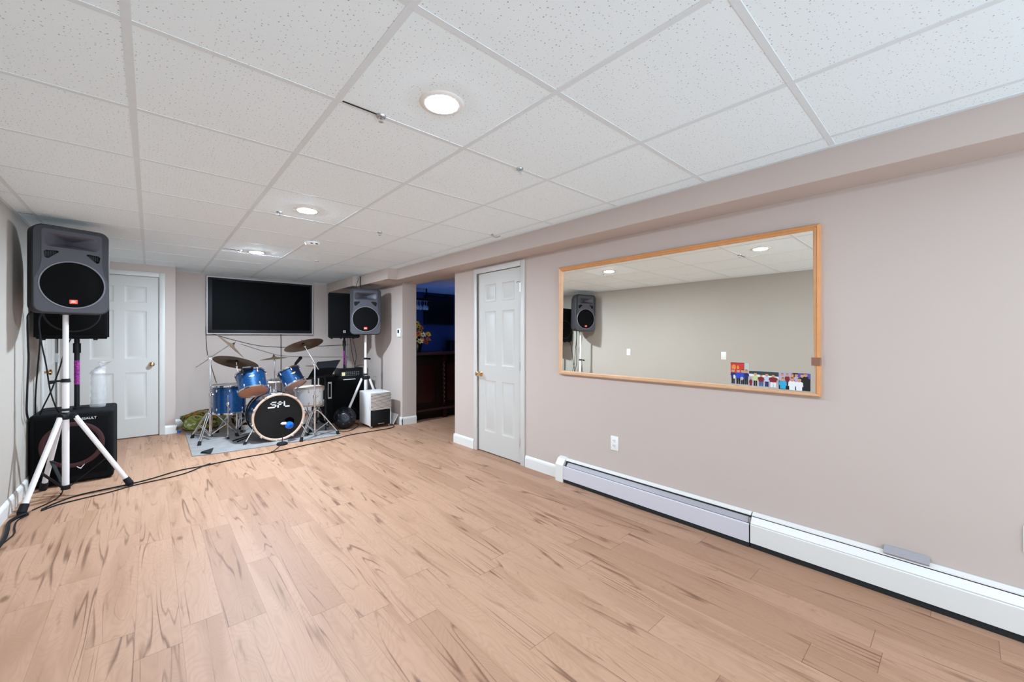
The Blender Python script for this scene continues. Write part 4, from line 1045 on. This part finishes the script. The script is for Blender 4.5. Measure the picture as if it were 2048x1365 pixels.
# bags in the alcove
def lump(w, c, sx, sy, sz, seed, n=40, amp=.22, flat=0):
    rs = []
    for i in range(1, 16):
        th = PI*i/16
        ring_ = []
        for k_ in range(n):
            ph = 2*PI*k_/n; d = V((math.sin(th)*math.cos(ph), math.sin(th)*math.sin(ph), -math.cos(th)))
            sq = 1/max(abs(d.x)**3+abs(d.y)**3+abs(d.z)**3, 1e-4)**(1/3)
            q = sq*(1+amp*noise.noise(d*1.8+V((seed, 0, 0)))+amp*.4*noise.noise(d*5+V((0, seed, 0))))
            ring_.append((c[0]+sx*d.x*q, c[1]+sy*d.y*q, max(.004, c[2]+sz*d.z*q)))
        rs.append(ring_)
    w.loft(rs)
w = MB(); lump(w, (.555, 6.985+.20, .115), .245, .16, .13, 3.3)
tag(put('floral_bag', w, 'floral'), 'slumped green and orange floral cloth bag in the corner behind the floor tom', 'bag')
w = MB(); lump(w, (1.11, 7.15, .10), .20, .15, .11, 8.1, amp=.3)
tag(put('equipment_bag', w, 'greybag'), 'grey and black soft bag on the floor behind the floor tom', 'bag')
w = MB(); w.lathe([(0, 0), (.014, 0), (.014, .03), (.010, .034), (0, .034)], 16, Matrix.Translation((.288, 7.02, 0))); tag(put('bottle_cap', w, 'micblue'), 'tiny blue cap at the corner of the white baseboard', 'cap')

# ------------------------------------------------------------------ cables
def cable(label, pts, r=.0045, group=None, sm=6):
    w = MB(); w.tube(pts, r, 8, sm); return tag(put('cable', w, 'cable'), label, 'cable', group)
G = 'black audio cables'
z = .0058
cable('long black cable running across the floor from the left stand to the dehumidifier', [(-.60, 4.56, z), (-.54, 4.67, z), (-.415, 4.783, z), (-.154, 4.835, z), (-.003, 4.89, z), (.208, 5.018, z), (.393, 5.038, z), (.706, 5.103, z), (.993, 5.119, z), (1.365, 5.204, z), (1.716, 5.267, z), (1.928, 5.356, z), (2.258, 5.372, z), (2.5, 5.38, z), (2.60, 5.44, z), (2.61, 5.52, .03)], .0055, G)
cable('second black floor cable beside the long one, ending before the rug', [(-.60, 4.53, z), (-.52, 4.61, z), (-.386, 4.66, z), (-.25, 4.70, z), (-.089, 4.78, z), (.212, 4.857, z), (.39, 5.02, z+.004), (.45, 5.062, z+.008)], .005, G)
cable('bundle of black cables curling along the left wall at the photo edge', [(-.66, 4.50, .012), (-.70, 4.46, .012), (-.722, 4.36, .012), (-.70, 4.18, .012), (-.685, 3.96, .012), (-.70, 3.6, .012)], .011, G)
cable('thin black cable beside the bundle at the left photo edge', [(-.655, 4.49, z), (-.69, 4.40, z), (-.68, 4.25, z), (-.66, 4.1, z), (-.69, 3.9, z), (-.71, 3.6, z)], .004, G)
cable('black cable from the stand pole down to the floor by its left foot', [(-.555, 5.04, .40), (-.545, 5.02, .2), (-.54, 4.97, .03), (-.545, 4.86, z), (-.573, 4.73, z), (-.65, 4.585, z)], .0045, G)
cable('thick black cable hanging from the left grey loudspeaker along the wall', [(-.66, 5.03, 1.56), (-.74, 5.10, 1.477), (-.742, 5.057, 1.406), (-.742, 5.075, 1.223), (-.742, 5.093, 1.1), (-.742, 5.04, .822), (-.742, 5.03, .68), (-.742, 5.10, .60)], .0065, G)
cable('black cable hanging straight down to the top of the left subwoofer', [(-.66, 5.12, 1.52), (-.690, 5.12, 1.429), (-.684, 5.12, 1.263), (-.698, 5.12, 1.015), (-.711, 5.14, .809), (-.722, 5.21, .63)], .005, G)
cable('black cable hanging and crossing right towards the stand hub', [(-.655, 5.12, 1.52), (-.688, 5.125, 1.429), (-.680, 5.125, 1.263), (-.651, 5.12, 1.054), (-.629, 5.12, .843), (-.60, 5.14, .694), (-.585, 5.21, .628)], .005, G)
cable('black cable looping from behind the white pole left onto the subwoofer', [(-.51, 5.14, 1.28), (-.544, 5.13, 1.177), (-.579, 5.13, 1.008), (-.621, 5.13, .842), (-.67, 5.15, .70), (-.70, 5.23, .628)], .005, G)
G2 = 'thin wires on the back wall'
cable('thin wire sagging across the back wall below the television', [(.645, 7.488, 1.352), (.97, 7.488, 1.242), (1.302, 7.488, 1.152), (1.658, 7.488, 1.123), (1.962, 7.488, 1.127), (2.70, 7.488, 1.155)], .003, G2)
cable('thin wire hanging from the left corner of the television', [(.612, 7.485, 1.45), (.613, 7.485, 1.339), (.622, 7.485, 1.176), (.631, 7.485, 1.043), (.66, 7.485, .93), (.70, 7.485, .76), (.74, 7.485, .6)], .0028, G2)
cable('black cord dropping straight down from the television behind the thin cymbal', [(1.599, 7.485, 1.36), (1.602, 7.485, 1.0), (1.600, 7.485, .70), (1.605, 7.485, .12)], .0055, G2)
cable('faint thin wire on the wall running right from the thin cymbal', [(1.05, 7.49, 1.18), (1.45, 7.49, 1.03), (1.62, 7.49, .985), (2.05, 7.49, .95), (2.70, 7.49, .93)], .002, G2)
G3 = 'cables hanging to the mixer'
for i, (pts, lb) in enumerate((
    ([(2.30, 6.54, 1.28), (2.285, 6.50, 1.05), (2.26, 6.47, .80)], 'leftmost of the cables hanging from the right black speaker to the mixer'),
    ([(2.33, 6.54, 1.28), (2.315, 6.50, 1.02), (2.29, 6.47, .80)], 'second cable from left hanging to the mixer'),
    ([(2.38, 6.55, 1.28), (2.40, 6.50, 1.01), (2.44, 6.47, .80)], 'third cable from left hanging to the mixer'),
    ([(2.42, 6.55, 1.28), (2.46, 6.50, 1.01), (2.425, 6.47, .80)], 'rightmost of the cables hanging to the mixer'))):
    cable(lb, pts, .0045, G3)
cable('black cable arching from the mixer over to the white stand pole', [(2.41, 6.40, .80), (2.44, 6.37, .84), (2.52, 6.33, .845), (2.57, 6.31, .78), (2.55, 6.30, .70)], .0045, G3)
G4 = 'cables from the soffit to the loudspeaker'
cable('thicker black cable dropping from the soffit to the far right grey loudspeaker', [(2.39, 6.14, 2.22), (2.385, 6.14, 2.12), (2.385, 6.13, 2.06), (2.39, 6.12, 1.99)], .006, G4)
cable('thin black wire beside the thicker cable at the soffit', [(2.385, 6.16, 2.21), (2.34, 6.17, 2.09), (2.33, 6.16, 1.99)], .003, G4)
cable('short black cable curling on the floor by the handpan', [(1.90, 5.72, z), (1.95, 5.60, z), (2.05, 5.62, z), (2.15, 5.72, z), (2.27, 5.90, z), (2.27, 6.05, z)], .0045, G)
cable('short cable from the blue microphone stand to the floor cable', [(1.155, 5.40, .012), (1.10, 5.30, z), (1.03, 5.17, z), (1.0, 5.13, z+.008)], .0035, G)

# ------------------------------------------------------------------ the dark bar beyond the opening
bar_t = t = thing('bar_counter', 'dark mahogany bar counter with twisted column beyond the opening', 'bar counter', (4.1, 5.9, 0))
w = MB(); w.box(2.99, 5.6, 5.64, 6.15, 0, 1.01, .004); put('front_panel', w, 'bardark', t, True)
w = MB(); w.box(2.985, 5.7, 5.50, 6.25, 1.01, 1.055, .010); put('counter_top', w, 'bartop', t, True, label='polished dark counter top')
for x in (3.06, 3.62, 4.2):
    w = MB(); w.box(x, x+.33, 5.625, 5.645, .26, .86, .006); put('raised_panel', w, 'barred', t, True, label='red mahogany raised panel')
for x in (3.49, 4.06):
    w = MB(); rs = []
    for k_ in range(91):
        z_ = .20+.70*k_/90; tw = z_*2*PI*14
        rs.append([(x+.055+(.022+.007*math.cos(2*a_-tw))*math.cos(a_), 5.612+(.022+.007*math.cos(2*a_-tw))*math.sin(a_), z_) for a_ in [2*PI*i/14 for i in range(14)]])
    w.loft(rs); w.box(x+.02, x+.09, 5.58, 5.645, .90, 1.01, .004); w.box(x+.02, x+.09, 5.58, 5.645, .0, .20, .004); put('twisted_column', w, 'barred', t, True)
w = MB(); w.cyl((3.0, 5.54, .16), (5.5, 5.54, .16), .018, n=12); put('foot_rail', w, 'bartop', t, True)
t = thing('bar_television', 'dark television high on the wall behind the bar', 'television', (4.6, YT, 1.55))
w = MB(); w.box(4.24, 4.95, YT-.06, YT, 1.55, 2.17, .008); put('chassis', w, 'black', t, True)
w = MB(); w.box(4.27, 4.92, YT-.063, YT-.058, 1.58, 2.14); put('screen', w, 'bezel', t, True)
t = thing('speaker_box', 'small dark box on the back ledge of the bar', 'box', (4.80, 7.3, 1.0))
w = MB(); w.box(4.70, 4.90, 7.18, 7.38, 1.0, 1.225, .008); put('case', w, 'black', t, True)
w = MB(); w.box(4.72, 4.88, 7.175, 7.182, 1.02, 1.205); put('grille', w, 'blackmatte', t, True)
t = thing('back_ledge', 'dark back ledge along the wall behind the bar', 'ledge', (4.8, 7.3, 0))
w = MB(); w.box(3.2, 6.2, 7.12, YT-.002, .96, 1.0, .006); put('ledge_top', w, 'bartop', t, True)
w = MB(); w.box(3.22, 6.18, 7.16, YT-.002, 0, .955, .004); put('ledge_cabinet', w, 'bardark', t, True)
w = MB(); w.box(3.3, 5.5, 6.262, 6.285, .965, .99); put('led_strip', w, 'led', bar_t, True, label='blue light strip under the back edge')
# glass rack
t = thing('glass_rack', 'wooden rack for hanging wine glasses at the upper left of the bar', 'rack', (3.78, 6.9, 2.0))
w = MB(); w.box(3.45, 4.02, 6.80, 7.05, 1.985, 2.03, .004); put('board', w, 'barred', t, True)
for xx in (3.5, 3.97):
    w = MB(); w.box(xx-.01, xx+.01, 6.9, 6.92, 2.03, H); put('hanger', w, 'black', t, True)
GL = 'upside-down wine glasses'
wg = None
for i, (xx, yy) in enumerate(((3.74, 6.84), (3.81, 6.86), (3.88, 6.83), (3.95, 6.87))):
    lb = 'wine glass hanging upside down, %s in the rack' % ('farthest left', 'second from left', 'second from right', 'farthest right')[i]
    if wg is None:
        w = MB(); w.lathe([(.034, 0), (.034, -.003), (.006, -.008), (.004, -.07), (.012, -.085), (.034, -.11), (.038, -.14), (.032, -.175), (.030, -.175), (.036, -.14), (.032, -.112), (.010, -.088)], 20)
        wg = put('wine_glass', w, 'glassware'); o = wg
    else: o = wg.copy(); COL.objects.link(o)
    o.location = (xx, yy, 1.985); tag(o, lb, 'glass', GL)
# flower arrangement
t = thing('flower_arrangement', 'yellow and orange flower arrangement in a dark vase on the bar counter', 'flowers', (3.165, 5.80, 1.055))
w = MB(); w.lathe([(0, 0), (.05, 0), (.06, .03), (.075, .09), (.06, .15), (.045, .16), (.04, .15)], 28); put('vase', w, 'bezel', t)
rnd = random.Random(5)
FLW = [(-.10, -.07, .36, 'petal_y'), (-.02, -.08, .40, 'petal_y'), (-.14, -.02, .40, 'petal_o'), (.03, -.13, .27, 'petal_c'), (.14, -.10, .28, 'petal_y'), (-.06, -.14, .29, 'petal_o'), (-.10, -.12, .24, 'petal_y'),
       (.01, -.13, .19, 'petal_o'), (-.10, -.11, .15, 'petal_r'), (.15, -.08, .20, 'petal_o'), (-.03, -.04, .45, 'petal_y'), (.05, -.03, .38, 'petal_o'), (-.15, -.06, .20, 'petal_r'), (.09, -.12, .15, 'petal_r'), (-.03, -.14, .17, 'petal_c'), (.08, .05, .34, 'petal_y'), (-.12, .08, .36, 'petal_y')]
for (fx, fy, fz, mm) in FLW:
    w = MB(); n_ = V((fx*1.2-.15, fy*2-.35, .25+rnd.random()*.3)).normalized(); qm = Matrix.Translation((fx, fy, fz)) @ n_.to_track_quat('Z', 'Y').to_matrix().to_4x4()
    R_ = .045+.018*rnd.random()
    for k_ in range(11):
        a_ = 2*PI*k_/11+rnd.random()*.3; ca, sa = math.cos(a_), math.sin(a_); rr = R_*(.85+.3*rnd.random()); lift = .012*rnd.random()
        pts = [(.006, 0, 0), (rr*.55, .011, lift), (rr, 0, lift*1.5-.002), (rr*.55, -.011, lift)]
        vs = [w.bm.verts.new(qm @ V((p[0]*ca-p[1]*sa, p[0]*sa+p[1]*ca, p[2]))) for p in pts]; w.bm.faces.new(vs)
    fl = put('blossom', w, mm, t, smooth=False)
    w = MB(); w.sphere(qm @ V((0, 0, .003)), .011, 8); put('flower_centre', w, 'seed', fl)
w = MB()
for k_ in range(46):
    a_ = rnd.random()*2*PI; r_ = .03+.14*rnd.random(); zz = .12+.22*rnd.random(); c = V((r_*math.cos(a_), r_*math.sin(a_)*.8, zz)); d = V((math.cos(a_), math.sin(a_), rnd.random()-.3)).normalized(); s_ = d.cross(V((0, 0, 1))).normalized()*.016
    vs = [w.bm.verts.new(p) for p in (c-d*.04, c+s_, c+d*.05, c-s_)]; w.bm.faces.new(vs)
put('foliage', w, 'leaf', t, smooth=False)
w = MB()
for (fx, fy, fz, mm) in FLW: w.tube([(0, 0, .12), (fx*.5, fy*.5, fz*.65), (fx, fy, fz-.006)], .003, 5, 3)
put('stem_bunch', w, 'leaf', t)

# ------------------------------------------------------------------ camera, light, output look
cam_d = bpy.data.cameras.new('camera'); cam = bpy.data.objects.new('camera', cam_d); COL.objects.link(cam)
cam.location = (0, 0, 1.28); cam.rotation_euler = (PI/2, 0, -.7300)
cam_d.sensor_width = 36; cam_d.lens = 808/2048*36; cam_d.shift_y = -(1365/2-676)/2048; cam_d.clip_start = .05
S.camera = cam
wd = bpy.data.worlds.new('fill_world'); S.world = wd; wd.use_nodes = True
# room left open behind the camera; added fill light, brightest below to uplight ceiling
nt = wd.node_tree; bg = nt.nodes['Background']
tc = nt.nodes.new('ShaderNodeTexCoord'); sp = nt.nodes.new('ShaderNodeSeparateXYZ'); nt.links.new(tc.outputs['Generated'], sp.inputs[0])
rp = nt.nodes.new('ShaderNodeValToRGB'); rp.color_ramp.elements[0].position = .48; rp.color_ramp.elements[1].position = .52
rp.color_ramp.elements[0].color = (.74, .95, 1.12, 1); rp.color_ramp.elements[1].color = (.36, .44, .52, 1)
mr = nt.nodes.new('ShaderNodeMapRange'); mr.inputs[1].default_value = -1; nt.links.new(sp.outputs[2], mr.inputs[0])
nt.links.new(mr.outputs[0], rp.inputs[0]); nt.links.new(rp.outputs[0], bg.inputs[0]); bg.inputs[1].default_value = 5.4
S.view_settings.view_transform = 'Standard'; S.view_settings.look = 'None'; S.view_settings.gamma = 1; S.view_settings.use_curve_mapping = False
S.view_settings.exposure = 0.42
